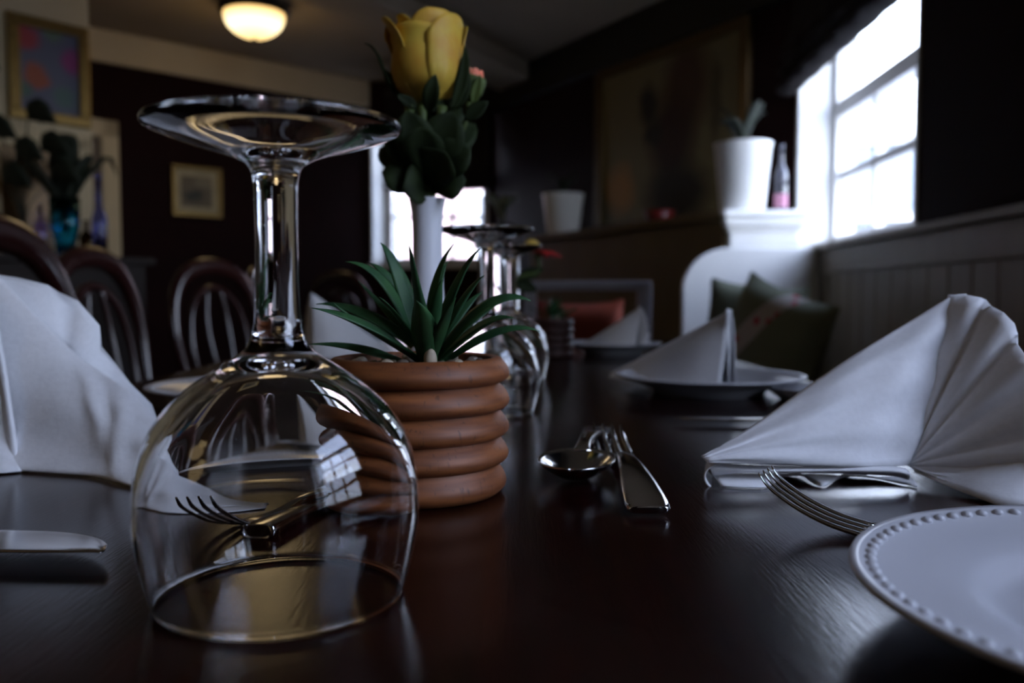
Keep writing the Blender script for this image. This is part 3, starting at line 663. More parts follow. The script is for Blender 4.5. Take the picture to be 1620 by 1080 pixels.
g2 = copy_tree(g1); g2.location = (-.0225, .75, TZ + .0003); g2['label'] = 'upturned wine glass standing directly behind the ribbed succulent pot'
g3 = copy_tree(g1); g3.location = (-.004, 1.02, TZ + .0003); g3['label'] = 'farther upturned wine glass beside the clear flower vase'

# ------------------------------------------------------------------ ribbed pot and succulent
PX, PY = -.0490, .449
pot = thing('ribbed_pot', 'brown turned wooden pot with five fat ribs holding the succulent', 'plant pot', (PX, PY, TZ))
prof = [(0, 0), (.040, 0)]
ribs = [(.0, .0148, .0462), (.0148, .0285, .0473), (.0285, .0422, .0476), (.0422, .0562, .0478), (.0562, .0698, .0478)]
for i, (z0, z1, r) in enumerate(ribs):
    h = z1 - z0; g = .0418
    prof += [(g + .0002, z0 + h*.03), (r - .0022, z0 + h*.14), (r - .0005, z0 + h*.26), (r, z0 + h*.40), (r - .0004, z0 + h*.54), (r - .0017, z0 + h*.72), (r - .0034, z0 + h*.88), (g + .0004 if i < 4 else r - .0050, z0 + h*.985)]
prof += [(.0405, .0700), (.0385, .0690), (.0380, .0600), (0, .0590)]
MB().lathe(prof, 96).obj('body', potm, pot, angle=60)
MB().lathe([(0, .0660), (.02, .0658), (.0378, .0650)], 40).obj('soil', soilm, pot)
rnd = random.Random(3)
def pebble(x, y, z, r, m, sq, seed):
    rr = random.Random(seed); mb = MB().ball((0, 0, 0), r, 10, 7)
    for v in mb.v:
        k = 1 + rr.uniform(-.12, .12); v.x *= k*sq[0]; v.y *= k*sq[1]; v.z *= k*sq[2]
    o = mb.obj('pebble', m, pot, sub=1); o.location = (x, y, z); return o
q = at(681, 573, .4135); pebble(q.x - PX, q.y - PY, .0705, .0042, stonem, (.85, .7, 1.35), 1)
for i in range(26):
    a = rnd.uniform(0, 2*PI); r = rnd.uniform(.018, .035)
    pebble(r*math.cos(a), r*math.sin(a), .0672, rnd.uniform(.0022, .0036), stone2 if i % 3 else stonem, (1, 1.1, .7), 10 + i)
for (px_, dd, m_) in ((612, .418, stonem), (637, .416, stone2), (715, .417, stone2), (724, .416, stonem), (745, .422, stone2)):
    q = at(px_, 575, dd); pebble(q.x - PX, q.y - PY, .0685, .003, m_, (1.2, .9, .8), int(px_))

suc = thing('succulent_plant', 'spiky green aloe-like succulent with pointed arching leaves in the ribbed pot', 'plant', (PX, PY, TZ + .066))
so = Vector((PX, PY, TZ + .066))
def aloe_leaf(tip, mid, base, Dt, Dm, Db, wpx):
    T, Mi, B = at(*tip, Dt), at(*mid, Dm), at(*base, Db)
    Cc = 2*Mi - 0.5*(B + T); n = 16; pts = []; ws = []
    for i in range(n):
        t = i/(n - 1); pts.append(B*(1-t)**2 + Cc*2*t*(1-t) + T*t*t - so)
        wv = (0.70 + 0.30*min(1, t/.30)) if t < .30 else max(0.0, 1 - ((t - .30)/.70)**1.35)
        ws.append(max(.0003, wv * 1.15*wpx/2 * Dm/F))
    mb = MB(); vs = []; fs = []; k = 8
    cs = [(-1, .10), (-.55, -.22), (0, -.48), (.55, -.22), (1, .10), (.55, .16), (0, .10), (-.55, .16)]
    axis = Vector((0, 0, 1))
    for i, p in enumerate(pts):
        t = (pts[min(i+1, n-1)] - pts[max(i-1, 0)]).normalized()
        toc = (Vector((0, 0, CZ)) - so - p).normalized()
        out = Vector((p.x, p.y, 0)); out = out.normalized() if out.length > 1e-5 else Vector((0, -1, 0))
        hint = (axis*.55 - out*.35 + toc*.55).normalized()
        a = t.cross(hint).normalized(); b = a.cross(t).normalized()
        if b.dot(hint) < 0: b = -b
        for cx_, cy_ in cs: vs.append(p + a*cx_*ws[i] + b*cy_*ws[i]*1.0)
    for i in range(n - 1):
        for j in range(k): jj = (j+1) % k; fs.append((i*k+j, i*k+jj, (i+1)*k+jj, (i+1)*k+j))
    fs.append(tuple(range(k))); fs.append(tuple((n-1)*k + j for j in range(k)))
    mb.add(vs, fs).obj('leaf', leafm, suc)
L = [((484, 545), (560, 550), (648, 577), .430, .430, .440, 21), ((493, 487), (585, 517), (668, 572), .392, .410, .440, 38), ((500, 481), (570, 494), (655, 545), .450, .450, .452, 24),
     ((527, 478), (562, 505), (622, 540), .400, .410, .440, 17), ((546, 414), (607, 447), (660, 545), .440, .442, .450, 28), ((582, 416), (618, 446), (655, 530), .465, .460, .455, 22),
     ((566, 443), (604, 484), (650, 535), .480, .470, .458, 12), ((602, 384), (628, 432), (664, 545), .455, .450, .450, 27), ((625, 408), (640, 450), (665, 540), .475, .465, .455, 18),
     ((647, 388), (657, 440), (675, 555), .420, .428, .445, 27), ((657, 474), (669, 506), (678, 574), .398, .408, .432, 40), ((718, 386), (692, 440), (676, 535), .445, .446, .450, 20),
     ((709, 413), (691, 458), (678, 540), .465, .460, .455, 18), ((761, 392), (724, 446), (684, 550), .430, .438, .448, 28), ((767, 435), (730, 478), (688, 560), .425, .432, .445, 29),
     ((764, 461), (733, 490), (690, 550), .470, .462, .455, 18), ((840, 476), (770, 484), (692, 566), .425, .430, .445, 35), ((812, 503), (760, 515), (696, 568), .405, .418, .438, 30),
     ((854, 524), (785, 526), (698, 577), .420, .424, .438, 24), ((637, 425), (650, 470), (668, 545), .490, .475, .458, 16), ((700, 440), (690, 480), (680, 550), .400, .412, .438, 26),
     ((810, 470), (765, 490), (690, 555), .50, .485, .462, 20), ((600, 470), (630, 500), (668, 560), .405, .415, .438, 22), ((722, 470), (705, 505), (684, 570), .398, .410, .434, 30)]
for a_ in L: aloe_leaf(*a_)

# ------------------------------------------------------------------ bud vase and flowers
VD = .65; vp = at(676, 320, VD); VX = vp.x; VH = vp.z - TZ + .003
def px2(m): return m * VD / F
bv = thing('bud_vase', 'slim white china bud vase with a flared lip behind the succulent', 'vase', (VX, VD, TZ))
out = [(0, 0), (.021, 0), (.0225, .003), (.022, .02), (.0165, .06), (.0122, .10), (.0112, .125), (.0110, .145), (.0116, .160), (.0129, VH - .004), (.0136, VH - .001), (.0134, VH)]
inn = [(.0120, VH - .001), (.0098, .155), (.0092, .13), (.010, .10), (.014, .06), (.018, .01), (0, .008)]
MB().lathe([(v.x, v.y) for v in smooth_curve([Vector((a, b, 0)) for a, b in out], 60)][:-1] + inn, 48).obj('body', vasem, bv)
vtop = Vector((VX, VD, TZ + VH))
def ribbon_leaf(name, base, tip, wid, m, parent, org, bend=Vector((0, 0, 0)), face=Vector((0, -1, 0.2)), n=10, fold=.35, peak=.45):
    """broad leaf with a creased midrib"""
    rows = []
    mid = (base + tip)/2 + bend
    for i in range(n):
        t = i/(n - 1); p = base*(1-t)**2 + (2*mid - .5*(base + tip))*2*t*(1-t) + tip*t*t
        d = (tip - base).normalized(); a = d.cross(face).normalized(); b = a.cross(d)
        wv = wid * (math.sin(PI * min(1, t**(math.log(.5)/math.log(peak)))) ** .8 if 0 < t < 1 else .02)
        rows.append([p - org + a*wv*s + b*(abs(s)*wv*fold) for s in (-1, -.5, 0, .5, 1)])
    return MB().grid(rows).obj(name, m, parent, solid=.0006)

# rose: concentric petals
RC = at(679, 166, VD); RH = .0615
rose = thing('yellow_rose', 'large yellow rose bloom on a stem in the white bud vase', 'flower', RC)
def rose_petal(phi, span, rs, H, curl, seed, tilt=0.0, m=None, wave=.001):
    rr = random.Random(seed); nu, nv = 15, 13; rows = []; ph = rr.uniform(0, 6)
    for j in range(nv):
        v = j/(nv - 1); row = []
        r0 = smooth_curve([Vector((q, 0, 0)) for q in rs], 41)[int(v*40)].x
        for i in range(nu):
            u_ = i/(nu - 1)*2 - 1
            wv = (0.70 + .30*math.sin(min(1, v*1.5)*PI/2))
            a = phi + u_*span*wv
            edge = abs(u_)**3.2
            vv = v * (1 - .26*edge)
            r = r0 + curl * max(0, v - .72)**1.5 * 8 * (1 - .2*edge) + wave*math.sin(3*u_ + ph)*v + .0012*edge*v
            z = H*vv - curl * max(0, v - .86)*1.6
            row.append(Vector((r*math.cos(a) + tilt*v*math.cos(phi), r*math.sin(a) + tilt*v*math.sin(phi), z)))
        rows.append(row)
    return MB().grid(rows).obj('petal', m or petal, rose, solid=.0007, offset=0)
R = lambda d: math.radians(d)
for k in range(5): rose_petal(R(72*k + 20), 1.3, [.003, .011, .0150, .0145, .0120, .0105], RH*(.95 + .012*k), .002, 20 + k)
for k in range(4): rose_petal(R(90*k + 20), 1.0, [.004, .0180, .0225, .0220, .0200, .0185], RH*(.97 + .025*k), .004, 30 + k)
rose_petal(R(-116), 1.20, [.006, .0215, .0268, .0270, .0254, .0238], RH*.87, .0035, 41, wave=.0012)          # broad front petals
rose_petal(R(-28), 1.05, [.006, .0205, .0258, .0264, .0250, .0234], RH*1.0, .002, 42, wave=.0015)
rose_petal(R(-178), 0.95, [.006, .0205, .0250, .0260, .0262, .0275], RH*1.0, .0050, 43)         # flopping outward
rose_petal(R(140), 0.95, [.006, .0195, .0240, .0250, .0255, .0262], RH*1.0, .0040, 46)
rose_petal(R(40), 1.0, [.006, .0200, .0250, .0258, .0250, .0240], RH*.99, .003, 44)
rose_petal(R(95), 1.1, [.006, .0200, .0245, .0245, .0240, .0230], RH*1.0, .003, 45)
MB().lathe([(0, -.006), (.006, -.005), (.009, .0), (.010, .004), (0, .006)], 16).obj('calyx', sepalm, rose)
rs_pts = [Vector((0, 0, -.004)), (vtop - RC)*.5 + Vector((.003, 0, 0)), vtop - RC + Vector((-.001, 0, -.02)), vtop - RC + Vector((.002, 0, -.12))]
MB().tube(smooth_curve(rs_pts, 14), .0028, 8).obj('stem', sepalm, rose)
for (b_, t_, wd, bend, dd) in (((678, 180), (689, 117), .0062, (0, -.004, 0), -.029), ((712, 178), (735, 72), .0045, (.004, 0, 0), -.015), ((645, 172), (603, 105), .003, (.002, 0, 0), -.005), ((660, 170), (628, 150), .004, (0, 0, 0), -.02)):
    ribbon_leaf('sepal', at(*b_, VD + dd*.6), at(*t_, VD + dd), wd, rleaf, rose, RC, Vector(bend))
MB().tube([q - RC for q in smooth_curve([at(625, 150, VD), at(612, 125, VD - .01), at(600, 92, VD - .01), at(588, 74, VD - .01), at(576, 68, VD - .01)], 12)], [.0015, .002, .0022, .0023, .0023, .0023, .0022, .002, .0018, .0015, .001, .0005], 6, .5).obj('sepal', rleaf, rose)
# broad rose leaves hanging below the bloom
for i, (b_, t_, wd, db, dt) in enumerate((((678, 300), (612, 195), .013, 0, -.02), ((680, 305), (642, 175), .014, 0, -.03), ((676, 300), (604, 272), .016, 0, -.015), ((680, 300), (665, 200), .015, 0, -.035), ((684, 305), (716, 175), .016, 0, -.02), ((682, 298), (744, 230), .015, 0, -.02), ((684, 305), (738, 285), .016, 0, -.015),
                                          ((680, 310), (636, 300), .015, 0, -.025), ((680, 305), (705, 240), .017, 0, -.03), ((678, 290), (600, 235), .013, 0, .02), ((682, 290), (752, 195), .012, 0, .02), ((682, 240), (655, 165), .012, 0, .0), ((684, 240), (722, 160), .014, 0, .0))):
    q0 = at(*b_, VD + db); q1 = at(*t_, VD + dt)
    ribbon_leaf('leaf', q0, q1, wd, rleaf, rose, RC, Vector((0, -.006, .004)), fold=.25, peak=.6)
# pale green stems bundle
for i, (a_, b_) in enumerate(((650, 648), (668, 668), (690, 700))):
    MB().tube([q - RC for q in smooth_curve([at(676 + (i-1)*4, 300, VD), at(a_, 230, VD - .012), at(b_, 168, VD - .012)], 8)], .0035, 8).obj('stem', sepalm, rose)
# orange bud
BC = at(742, 160, VD)
bud = thing('orange_bud', 'small orange red flower bud in a green calyx beside the yellow rose', 'flower', BC)
tip = at(753, 112, VD) - BC; ax = tip.normalized()
Mq = ax.to_track_quat('Z', 'Y').to_matrix().to_4x4(); hl = tip.length
MB().lathe([(0, 0), (.005, .001), (.0085, hl*.3), (.0095, hl*.6), (.0088, hl*.78), (.007, hl*.8), (0, hl*.7)], 16, M=Mq).obj('calyx', sepalm, bud)
for k in range(6):
    a = 2*PI*k/6; rows = []
    for j in range(6):
        v = j/5; rows.append([Mq @ Vector(((.0065 + .002*v - .003*v*v)*math.cos(a + u_*.6), (.0065 + .002*v - .003*v*v)*math.sin(a + u_*.6), hl*(.62 + .42*v*(1 - .2*u_*u_)))) for u_ in (-1, -.5, 0, .5, 1)])
    MB().grid(rows).obj('petal', petal_o, bud, solid=.0006)
for (b_, t_, wd) in (((724, 172), (740, 105), .006), ((748, 165), (760, 118), .004), ((735, 190), (772, 160), .006)):
    ribbon_leaf('sepal', at(*b_, VD - .008), at(*t_, VD - .012), wd, sepalm if wd < .0055 else rleaf, bud, BC)
MB().tube([q - BC for q in smooth_curve([BC, at(735, 195, VD), at(715, 240, VD), at(690, 295, VD), at(680, 330, VD), at(678, 400, VD)], 16)], .0022, 8).obj('stem', sepalm, bud)

# clear flower vase farther down the table with a red flower
cvD = 1.17; q = at(797, 400, cvD)
cvz = q.z - TZ
cv = thing('clear_vase', 'clear straight glass flower vase behind the near glasses', 'vase', (q.x, cvD, TZ + .0003))
MB().lathe([(0, 0), (.019, 0), (.0205, .002), (.0215, cvz), (.0195, cvz), (.0185, .012), (0, .010)], 40).obj('body', wineglass, cv, angle=60)
fl = thing('red_flower', 'red and yellow flower leaning from the clear glass vase', 'flower', at(848, 398, cvD))
fo = at(848, 398, cvD)
for k in range(16):
    a = 2*PI*k/16; ln_ = .032
    ribbon_leaf('petal', fo + Vector((.006*math.cos(a), .006*math.sin(a), 0)), fo + Vector((ln_*math.cos(a) + .004, ln_*math.sin(a), -.008 if math.cos(a) > 0 else .001)), .005, petal_r, fl, fo, Vector((0, 0, .004)), Vector((0, 0, 1)), 6, .1)
MB().ball((-.006, -.008, .008), .010, 12, 8, (1, 1, .8)).obj('floret', petal_y, fl)
MB().tube([v - fo for v in smooth_curve([fo + Vector((0, 0, -.002)), at(852, 430, cvD), at(820, 440, cvD), at(800, 480, cvD), at(797, 520, cvD)], 14)], .0025, 8).obj('stem', sepalm, fl)
ribbon_leaf('leaf', at(820, 440, cvD) , at(862, 425, cvD), .008, rleaf, fl, fo); ribbon_leaf('leaf', at(815, 445, cvD), at(850, 460, cvD), .009, rleaf, fl, fo)

# second pot with succulent
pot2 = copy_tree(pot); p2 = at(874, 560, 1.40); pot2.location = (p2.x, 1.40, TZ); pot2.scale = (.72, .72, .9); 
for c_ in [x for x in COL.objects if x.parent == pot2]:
    if c_.name.startswith('body'): c_.data = c_.data.copy(); c_.data.materials[0] = mat('shade_darkened_pot', (0.035, 0.010, 0.006), 0.6)  # near-black copy of the pot colour, its shade put into the colour
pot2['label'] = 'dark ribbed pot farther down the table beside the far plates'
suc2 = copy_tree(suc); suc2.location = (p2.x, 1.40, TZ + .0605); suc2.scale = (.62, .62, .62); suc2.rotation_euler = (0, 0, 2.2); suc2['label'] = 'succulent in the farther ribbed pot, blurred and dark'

# ------------------------------------------------------------------ plates
def plate(label, loc, R_, group='beaded white plates'):
    root = thing('beaded_plate', label, 'plate', loc, group=group)
    k = R_/.099
    pr = [(0, .004), (.050, .004), (.054, .0), (.057, .0), (.060, .005), (.078, .0125), (.094, .0168), (.0985, .0182), (.099, .0192), (.0985, .0202), (.0955, .0200), (.0925, .0186), (.078, .0158), (.0665, .0135), (.0625, .0120), (.0585, .0085), (.053, .0072), (0, .0068)]
    MB().lathe([(r*k, z) for r, z in pr], 96).obj('dish', china, root, angle=70)
    mb = MB(); nb = 84
    for i in range(nb):
        a = 2*PI*i/nb; mb.ball((.0925*k*math.cos(a), .0925*k*math.sin(a), .0188), .0022, 8, 5, (1, 1, .7))
    mb.obj('bead_rim', china, root)
    return root
pl1 = plate('white beaded plate closest to the lens, cut by the frame edge', (.199, .237, TZ), .099)
pl2 = plate('white beaded plate under the shaded napkin below the green cushions', (.203, .895, TZ), .096)
pl3 = plate('smaller looking beaded plate under the farthest napkin near the orange cushion', (.172, 1.48, TZ), .082)
pl4 = plate('white beaded plate partly behind the large fan napkin and the near glass', (-.236, .80, TZ), .096)
pl5 = plate('white beaded plate under the white napkin behind the succulent', (-.243, 1.22, TZ), .09)
q = atz(1277, 620, .008)
sd = thing('small_dish', 'small plain white dish in front of the plate with the shaded napkin', 'dish', (q.x + .004, q.y + .003, TZ))
MB().lathe([(0, .003), (.022, .003), (.024, 0), (.027, 0), (.040, .010), (.0415, .0125), (.040, .0125), (.026, .005), (0, .0045)], 48).obj('dish', china, sd, angle=70)

# ------------------------------------------------------------------ cutlery
def loft(st, n=12, pw=.55):
    """st: (x, y centre, half width, z, half thickness)"""
    mb = MB(); vs = []; fs = []
    for (x, yc_, hw, z, ht) in st:
        for j in range(n):
            q = 2*PI*j/n; c, s = math.cos(q), math.sin(q)
            vs.append(Vector((x, yc_ + hw*math.copysign(abs(c)**pw, c), z + ht*math.copysign(abs(s)**pw, s))))
    k = len(st)
    for i in range(k - 1):
        for j in range(n): jj = (j+1) % n; fs.append((i*n+j, i*n+jj, (i+1)*n+jj, (i+1)*n+j))
    fs.append(tuple(range(n))[::-1]); fs.append(tuple((k-1)*n + j for j in range(n)))
    return mb.add(vs, fs)
def spl(st, m):
    a = smooth_curve([Vector((s[0], s[2], s[3])) for s in st], m); b = smooth_curve([Vector((s[1], s[4], 0)) for s in st], m)
    return [(p.x, q.x, max(.0002, p.y), p.z, max(.0002, q.y)) for p, q in zip(a, b)]
def make_fork(label, lift=.020, head_len=.052, k=1.0):
    root = thing('table_fork', label, 'fork', group='table forks')
    hnd = [(-.125, 0, .006, .0035, .0016), (-.122, 0, .0102, .0036, .0020), (-.10, 0, .0100, .0065, .0020), (-.06, 0, .0068, .0105, .0022), (-.025, 0, .0042, .0095, .0026), (-.005, 0, .0042, .0050, .0026), (.006, 0, .0085, .0028, .0014), (.014, 0, .0118, .0020, .0010), (.022, 0, .0122, .0020, .0009)]
    loft(spl(hnd, 44)).obj('handle', steel, root)
    for i in range(4):
        y0 = (-1.5 + i) * .0064
        tn = [(.021, y0, .0024, .0020, .0009), (.036, y0*1.0, .0019, .0035 + lift*.06, .0009), (.050, y0*.98, .0017, .002 + lift*.38, .0008), (.062, y0*.96, .0014, .002 + lift*.72, .0007), (.021 + head_len, y0*.94, .0007, .002 + lift*1.0, .0005)]
        loft(spl(tn, 14), 8).obj('tine', steel, root)
    return root
def make_knife(label, rot=0):
    root = thing('table_knife', label, 'knife', group='table knives')
    h = [(-.10, 0, .005, .004, .003), (-.097, 0, .0085, .0042, .0038), (-.05, 0, .0075, .0045, .0036), (-.005, 0, .0055, .0045, .0034), (.0, 0, .0058, .0045, .003)]
    loft(spl(h, 24)).obj('handle', steel, root)
    b = [(0, 0, .006, .0045, .0012), (.01, .001, .0085, .0045, .0009), (.05, .001, .0098, .0045, .0008), (.085, .0005, .0100, .0045, .0008), (.105, -.0015, .0078, .0045, .0007), (.117, -.0045, .0042, .0045, .0006), (.122, -.0075, .0010, .0045, .0004)]
    loft(spl(b, 30), 10, 1.0).obj('blade', steel, root)
    return root
def make_spoon(label):
    root = thing('soup_spoon', label, 'spoon')
    h = [(-.13, 0, .006, .0035, .0016), (-.127, 0, .0105, .0036, .0020), (-.10, 0, .0098, .006, .0020), (-.06, 0, .0065, .011, .0022), (-.02, 0, .0042, .0125, .0024), (0, 0, .0048, .0115, .0018), (.006, 0, .006, .0112, .0012)]
    loft(spl(h, 36)).obj('handle', steel, root)
    rows = []
    for i in range(15):
        r = i/14; rows.append([Vector((.034 + .031*r*math.cos(2*PI*j/40), .0215*r*math.sin(2*PI*j/40), .0012 + .0105*r**2.2)) for j in range(41)])
    MB().grid(rows).obj('bowl', steel, root, solid=.0010)
    return root
def place(o, p, head, roll=0, pitch=0):
    o.location = (p.x, p.y, TZ); o.rotation_euler = (roll, pitch, head)
# fork at the right lying tines to the left
fk = make_fork('table fork beside the nearest plate, tines lifted before the large shaded napkin', .021, .046)
B_ = atz(1392, 838, .003); T_ = at(1160, 741, .398)
v = T_ - B_; hd = math.atan2(v.y, v.x); place(fk, B_ - Vector((math.cos(hd), math.sin(hd), 0))*.018, hd)
# fork behind the near glass pointing at the lens
fk2 = make_fork('dark fork behind the near wine glass, its tines pointing towards the lens', .0255, .046)
B_ = atz(404, 806, .003); T_ = at(327, 747, .362); v = T_ - B_; hd = math.atan2(v.y, v.x); place(fk2, B_ - Vector((math.cos(hd), math.sin(hd), 0))*.020, hd)
# fork right of the pot, handle towards the lens
fk3 = make_fork('fork right of the ribbed pot with its handle end towards the lens', .012, .046)
E_ = atz(1026, 806, .003); Hh = atz(972, 716, .003); v = Hh - E_; hd = math.atan2(v.y, v.x); place(fk3, E_ + Vector((math.cos(hd), math.sin(hd), 0))*.123, hd)
spn = make_spoon('dark soup spoon right of the ribbed pot, bowl towards the lens')
q = atz(912, 742, .006); hd = math.radians(-100); place(spn, q - Vector((math.cos(hd), math.sin(hd), 0))*.034, hd)
# knives
kn = make_knife('table knife in front of the large fan napkin, rounded blade tip by the near glass')
q = atz(190, 862, .0045); hd = math.radians(-2); place(kn, q - Vector((math.cos(hd), math.sin(hd), 0))*.122, hd, math.radians(0))
kn.rotation_euler = (math.radians(-2), 0, hd); kn.location.z = TZ + .001; kn.scale = (1, 1.75, 1)
kn2 = make_knife('knife behind the near glass, handle end towards the lens beside the dark fork')
a_ = atz(409, 829, .004); b_ = atz(480, 783, .004); v = b_ - a_; hd = math.atan2(v.y, v.x); place(kn2, a_ + Vector((math.cos(hd), math.sin(hd), 0))*.099, hd)
kn3 = make_knife('knife lying crosswise behind the near glass by the napkin tip')
q = atz(490, 708, .004); hd = math.radians(3); place(kn3, q - Vector((math.cos(hd), math.sin(hd), 0))*.122, hd)
kn4 = make_knife('knife lying crosswise behind the large shaded napkin before the plate')
q = atz(1215, 664, .004); hd = math.radians(178); place(kn4, q + Vector((.05, 0, 0)), hd)

# ------------------------------------------------------------------ napkins
def rowpts(*t): return [at(x, y, D) for x, y, D in t]
# right: folded stand and pleated fan
nk = thing('fan_napkin', 'large white napkin folded into a standing fan behind the nearest plate', 'napkin', (0.22, .45, TZ), group='fan folded white napkins')
no = Vector((0.22, .45, TZ))
def sheet(G, name, parent, org, th=.0007, m=None): return MB().grid([[p - org for p in r] for r in G]).obj(name, m or napm, parent, solid=th, offset=0)
rows = [rowpts((1110, 722, .458), (1165, 690, .470), (1250, 632, .484), (1350, 563, .494), (1445, 506, .502), (1500, 470, .506), (1530, 465, .506)),
        rowpts((1112, 724, .457), (1175, 697, .462), (1262, 652, .470), (1352, 598, .478), (1440, 545, .487), (1500, 510, .496), (1534, 490, .502)),
        rowpts((1114, 726, .456), (1182, 706, .457), (1272, 675, .461), (1358, 640, .467), (1430, 605, .476), (1480, 580, .486), (1518, 560, .497)),
        rowpts((1116, 728, .455), (1184, 718, .453), (1278, 705, .455), (1358, 690, .459), (1420, 675, .467), (1462, 662, .477), (1490, 648, .490)),
        rowpts((1120, 731, .454), (1184, 733, .452), (1270, 737, .453), (1350, 737, .455), (1410, 737, .460), (1440, 735, .468), (1456, 728, .480))]
G = patch(rows, 40, 26)
for j, r in enumerate(G):
    for i, p in enumerate(r): p.y += .0016*math.sin(i*.55 + j*.3)*(i/40) + .0010*math.sin(j*.9 - i*.25)
sheet(G, 'stand_flap', nk, no)
rows = [rowpts((1118, 730, .463), (1160, 735, .462), (1240, 738, .459), (1330, 738, .457), (1405, 738, .457), (1432, 741, .458)),
        rowpts((1124, 742, .459), (1165, 744, .457), (1245, 745, .455), (1330, 744, .453), (1412, 745, .452), (1440, 750, .452)),
        rowpts((1128, 752, .461), (1170, 747, .461), (1245, 747, .461), (1330, 748, .460), (1410, 752, .458), (1438, 758, .458))]
sheet(patch(rows, 40, 10), 'turned_edge', nk, no)
def tb_(x, y, lift=0.0): p = atz(x, y, .0006 + lift); return p
low = [tb_(1140, 769), tb_(1178, 771), tb_(1216, 769), tb_(1240, 752), tb_(1264, 748, .001), tb_(1288, 765), tb_(1306, 768), tb_(1330, 752), tb_(1352, 748, .001), tb_(1390, 757), tb_(1450, 770)]
upx = [1128, 1170, 1208, 1235, 1262, 1285, 1306, 1330, 1354, 1392, 1440]
upp = [at(x, 750 + (0 if i < 6 else (i - 5)*1.0), .468) for i, x in enumerate(upx)]
mid = [(a + b)/2 + Vector((0, -.004, 0)) for a, b in zip(upp, low)]
sheet(patch([upp, mid, low], 60, 10), 'hem', nk, no)
curl = []
for t in range(13):
    q = PI*.5 + PI*1.15*t/12
    c0 = at(1140, 752, .462); curl.append([c0 + Vector((.0085*math.cos(q) + .004*s, .016*s, .0068*math.sin(q))) for s in (-.25, .3, 1.0, 1.6)])
sheet(curl, 'rolled_corner', nk, no)
# fan: folds radiate from the hub
hub = at(1436, 736, .470)
edge = [(1500, 466, .506), (1532, 467, .492), (1560, 474, .488), (1588, 494, .466), (1610, 528, .462), (1622, 562, .442), (1655, 590, .438), (1676, 630, .420), (1690, 672, .420), (1700, 706, .408), (1706, 745, .412), (1690, 790, .412), (1592, 804, .418)]
E = [at(*e) for e in edge]; nf = len(E)
G = []
for k in range(16):
    t = k/15; row = []
    for i in range(nf):
        p = lin(hub, E[i], t)
        row.append(p)
        if i < nf - 1:
            m_ = (E[i] + E[i+1])/2; q = lin(hub, m_, t); row.append(q + Vector((0, (-.0035 if i % 2 else .0035)*t, 0)))
    G.append(row)
sheet(G, 'pleated_fan', nk, no)
top_e = [at(1440, 738, .469), at(1528, 720, .458), at(1616, 701, .438), at(1700, 690, .425)]; bot_e = [at(1446, 746, .469), tb_(1520, 777, .002), tb_(1590, 804), tb_(1700, 800, .001)]
sheet([[lin(a_, b_, t/6) + Vector((0, -.003*math.sin(PI*t/6), 0)) for a_, b_ in zip(top_e, bot_e)] for t in range(7)], 'front_pleat', nk, no)
# left: big flap with pleats behind
nl = thing('fan_napkin', 'large white fan-folded napkin whose point runs under the near glass', 'napkin', (-.27, .48, TZ), group='fan folded white napkins')
lo = Vector((-.27, .48, TZ))
rows = [rowpts((-90, 380, .560), (0, 441, .550), (72, 514, .538), (132, 569, .528), (205, 618, .512), (262, 676, .496), (350, 738, .484), (420, 760, .476)),
        rowpts((-80, 480, .545), (5, 520, .534), (78, 570, .523), (138, 610, .513), (206, 650, .500), (262, 700, .485), (352, 748, .475), (422, 762, .475)),
        rowpts((-70, 590, .528), (10, 610, .519), (84, 635, .509), (142, 660, .500), (206, 688, .487), (262, 726, .472), (352, 758, .467), (423, 764, .474)),
        rowpts((-60, 690, .515), (16, 695, .510), (90, 702, .500), (146, 714, .490), (206, 732, .475), (262, 755, .459), (350, 770, .462), (421, 767, .473)),
        [tb_(-50, 744, .0008), tb_(26, 744, .0008), tb_(92, 748, .0008), tb_(148, 753, .0008), tb_(206, 768, .0008), tb_(250, 780, .0006), tb_(345, 780, .0006), tb_(418, 770, .0006)]]
G = patch(rows, 56, 30)
for j, r in enumerate(G):
    for i, p in enumerate(r):
        f = i/55; g = j/29
        p.y += -.0035*math.exp(-((f - .42 - .10*g)/.035)**2)*math.sin(PI*g) - .0030*math.exp(-((f - .56 + .05*g)/.03)**2)*math.sin(PI*g)**.5 + .0025*math.exp(-((f - .49)/.025)**2)*math.sin(PI*g)
        p.y += .0012*math.sin(i*.45 + j*.6)*math.sin(PI*g)
        p.z = max(p.z, TZ + .0005)
sheet(G, 'stand_flap', nl, lo)
rows = [rowpts((-80, 420, .545), (-40, 480, .535), (-20, 560, .525), (-2, 650, .514), (8, 738, .508)), rowpts((-70, 430, .54), (-22, 480, .526), (0, 560, .516), (14, 650, .506), (25, 741, .501)), rowpts((-60, 440, .545), (-14, 482, .531), (6, 560, .521), (20, 650, .511), (33, 742, .505))]
sheet(patch(rows, 24, 7), 'turned_edge', nl, lo)
rows = [rowpts((-90, 600, .52), (-40, 610, .515), (0, 625, .512), (20, 660, .510)), rowpts((-90, 680, .51), (-40, 690, .506), (4, 700, .506), (24, 710, .507)), [tb_(-90, 747, .0006), tb_(-40, 748, .0006), tb_(0, 748, .0006), tb_(34, 745, .0006)]]
sheet(patch(rows, 16, 8), 'under_layer', nl, lo)
top = [(-90, 372), (-10, 434), (30, 440), (76, 451), (92, 462), (124, 476), (158, 515), (160, 548), (182, 575), (206, 606), (240, 640)]
bot = [(-80, 430), (-10, 462), (30, 490), (66, 520), (95, 545), (110, 558), (135, 585), (140, 590), (180, 620), (212, 640), (250, 668)]
zz = [.0, .0, .010, -.006, .010, .012, -.006, .012, .012, .002, .0]
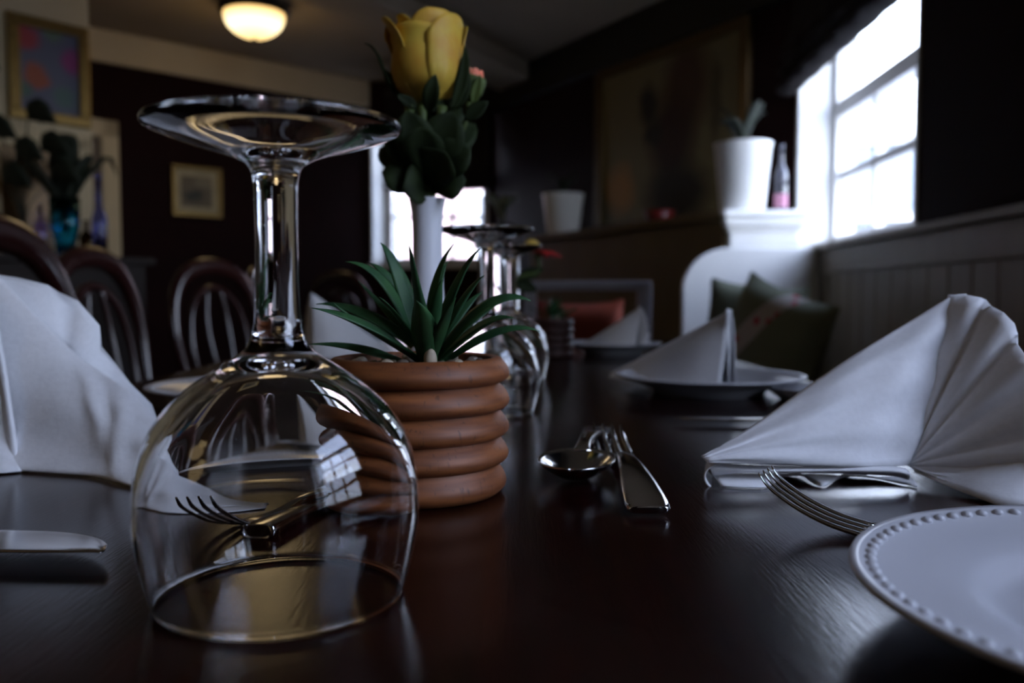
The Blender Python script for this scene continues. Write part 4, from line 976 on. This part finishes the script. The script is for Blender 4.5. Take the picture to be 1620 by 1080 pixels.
G = [[at(x, y, lin(.565, .528, i/10) + zz[i] + .012*(1 - k/5)) if k == 0 else lin(at(top[i][0], top[i][1], lin(.565, .528, i/10) + zz[i] + .012), at(bot[i][0], bot[i][1], lin(.556, .520, i/10) + zz[i]*.5), k/5) for i, (x, y) in enumerate(top)] for k in range(6)]
sheet(G, 'pleated_fan', nl, lo)

# generic standing fan for the farther settings; local X along the table width
def fan_napkin(label, loc, rz, s=1.0, mirror=False, wide=1.0, fx=.16, fy=.55):
    root = thing('fan_napkin', label, 'napkin', loc, rz, group='fan folded white napkins')
    mx = -1 if mirror else 1
    V = lambda x, y, z: Vector((x*mx*s*wide, y*s, z*s))
    rows = [[V(-.105, 0, .004), V(-.075, .004, .026), V(-.04, .008, .052), V(-.005, .010, .078), V(.022, .010, .098)], [V(-.10, -.006, .002), V(-.07, -.010, .016), V(-.035, -.012, .034), V(-.002, -.008, .052), V(.022, .004, .066)], [V(-.098, -.012, .0006), V(-.065, -.022, .0006), V(-.03, -.026, .0006), V(.0, -.020, .0006), V(.022, -.006, .0006)]]
    sheet(patch(rows, 24, 14), 'stand_flap', root, Vector((0, 0, 0)))
    rows = [[V(-.105, .0, .004), V(-.075, .004, .026), V(-.04, .008, .052), V(-.005, .010, .078), V(.022, .010, .098)], [V(-.09, .012, .002), V(-.06, .022, .018), V(-.03, .028, .036), V(.0, .026, .056), V(.022, .016, .07)], [V(-.085, .022, .0006), V(-.055, .034, .0006), V(-.025, .04, .0006), V(.005, .034, .0006), V(.022, .02, .0006)]]
    sheet(patch(rows, 24, 14), 'back_flap', root, Vector((0, 0, 0)))
    G = []; nf = 15
    for k in range(8):
        t = k/7; row = []
        for i in range(nf):
            a = R(88 - i*86/(nf - 1)); r = .098*t
            row.append(V(.022 + r*math.cos(a)*fx, .008 + (.005 if i % 2 else -.005)*t + fy*r*math.cos(a), .0006 + r*math.sin(a) + (.0 if i % 2 else .001)))
        G.append(row)
    sheet(G, 'pleated_fan', root, Vector((0, 0, 0)))
    return root
ZP = .0075
q = at(1132, 540, .885); fan_napkin('shaded grey looking napkin standing on the plate below the green cushions', (q.x - .016, .875, TZ + ZP), -1.02, .81, wide=1.75, fx=-.32, fy=.45)
q = at(990, 540, 1.47); fan_napkin('farthest white fan napkin, on the plate near the orange cushion', (q.x, 1.46, TZ + ZP), -.7, .74, wide=1.25, fx=.08, fy=.3)
q = at(530, 540, 1.22); fan_napkin('white fan napkin on the plate between the near glass stem and the succulent', (q.x - .01, 1.22, TZ + ZP), .15, .98, True)
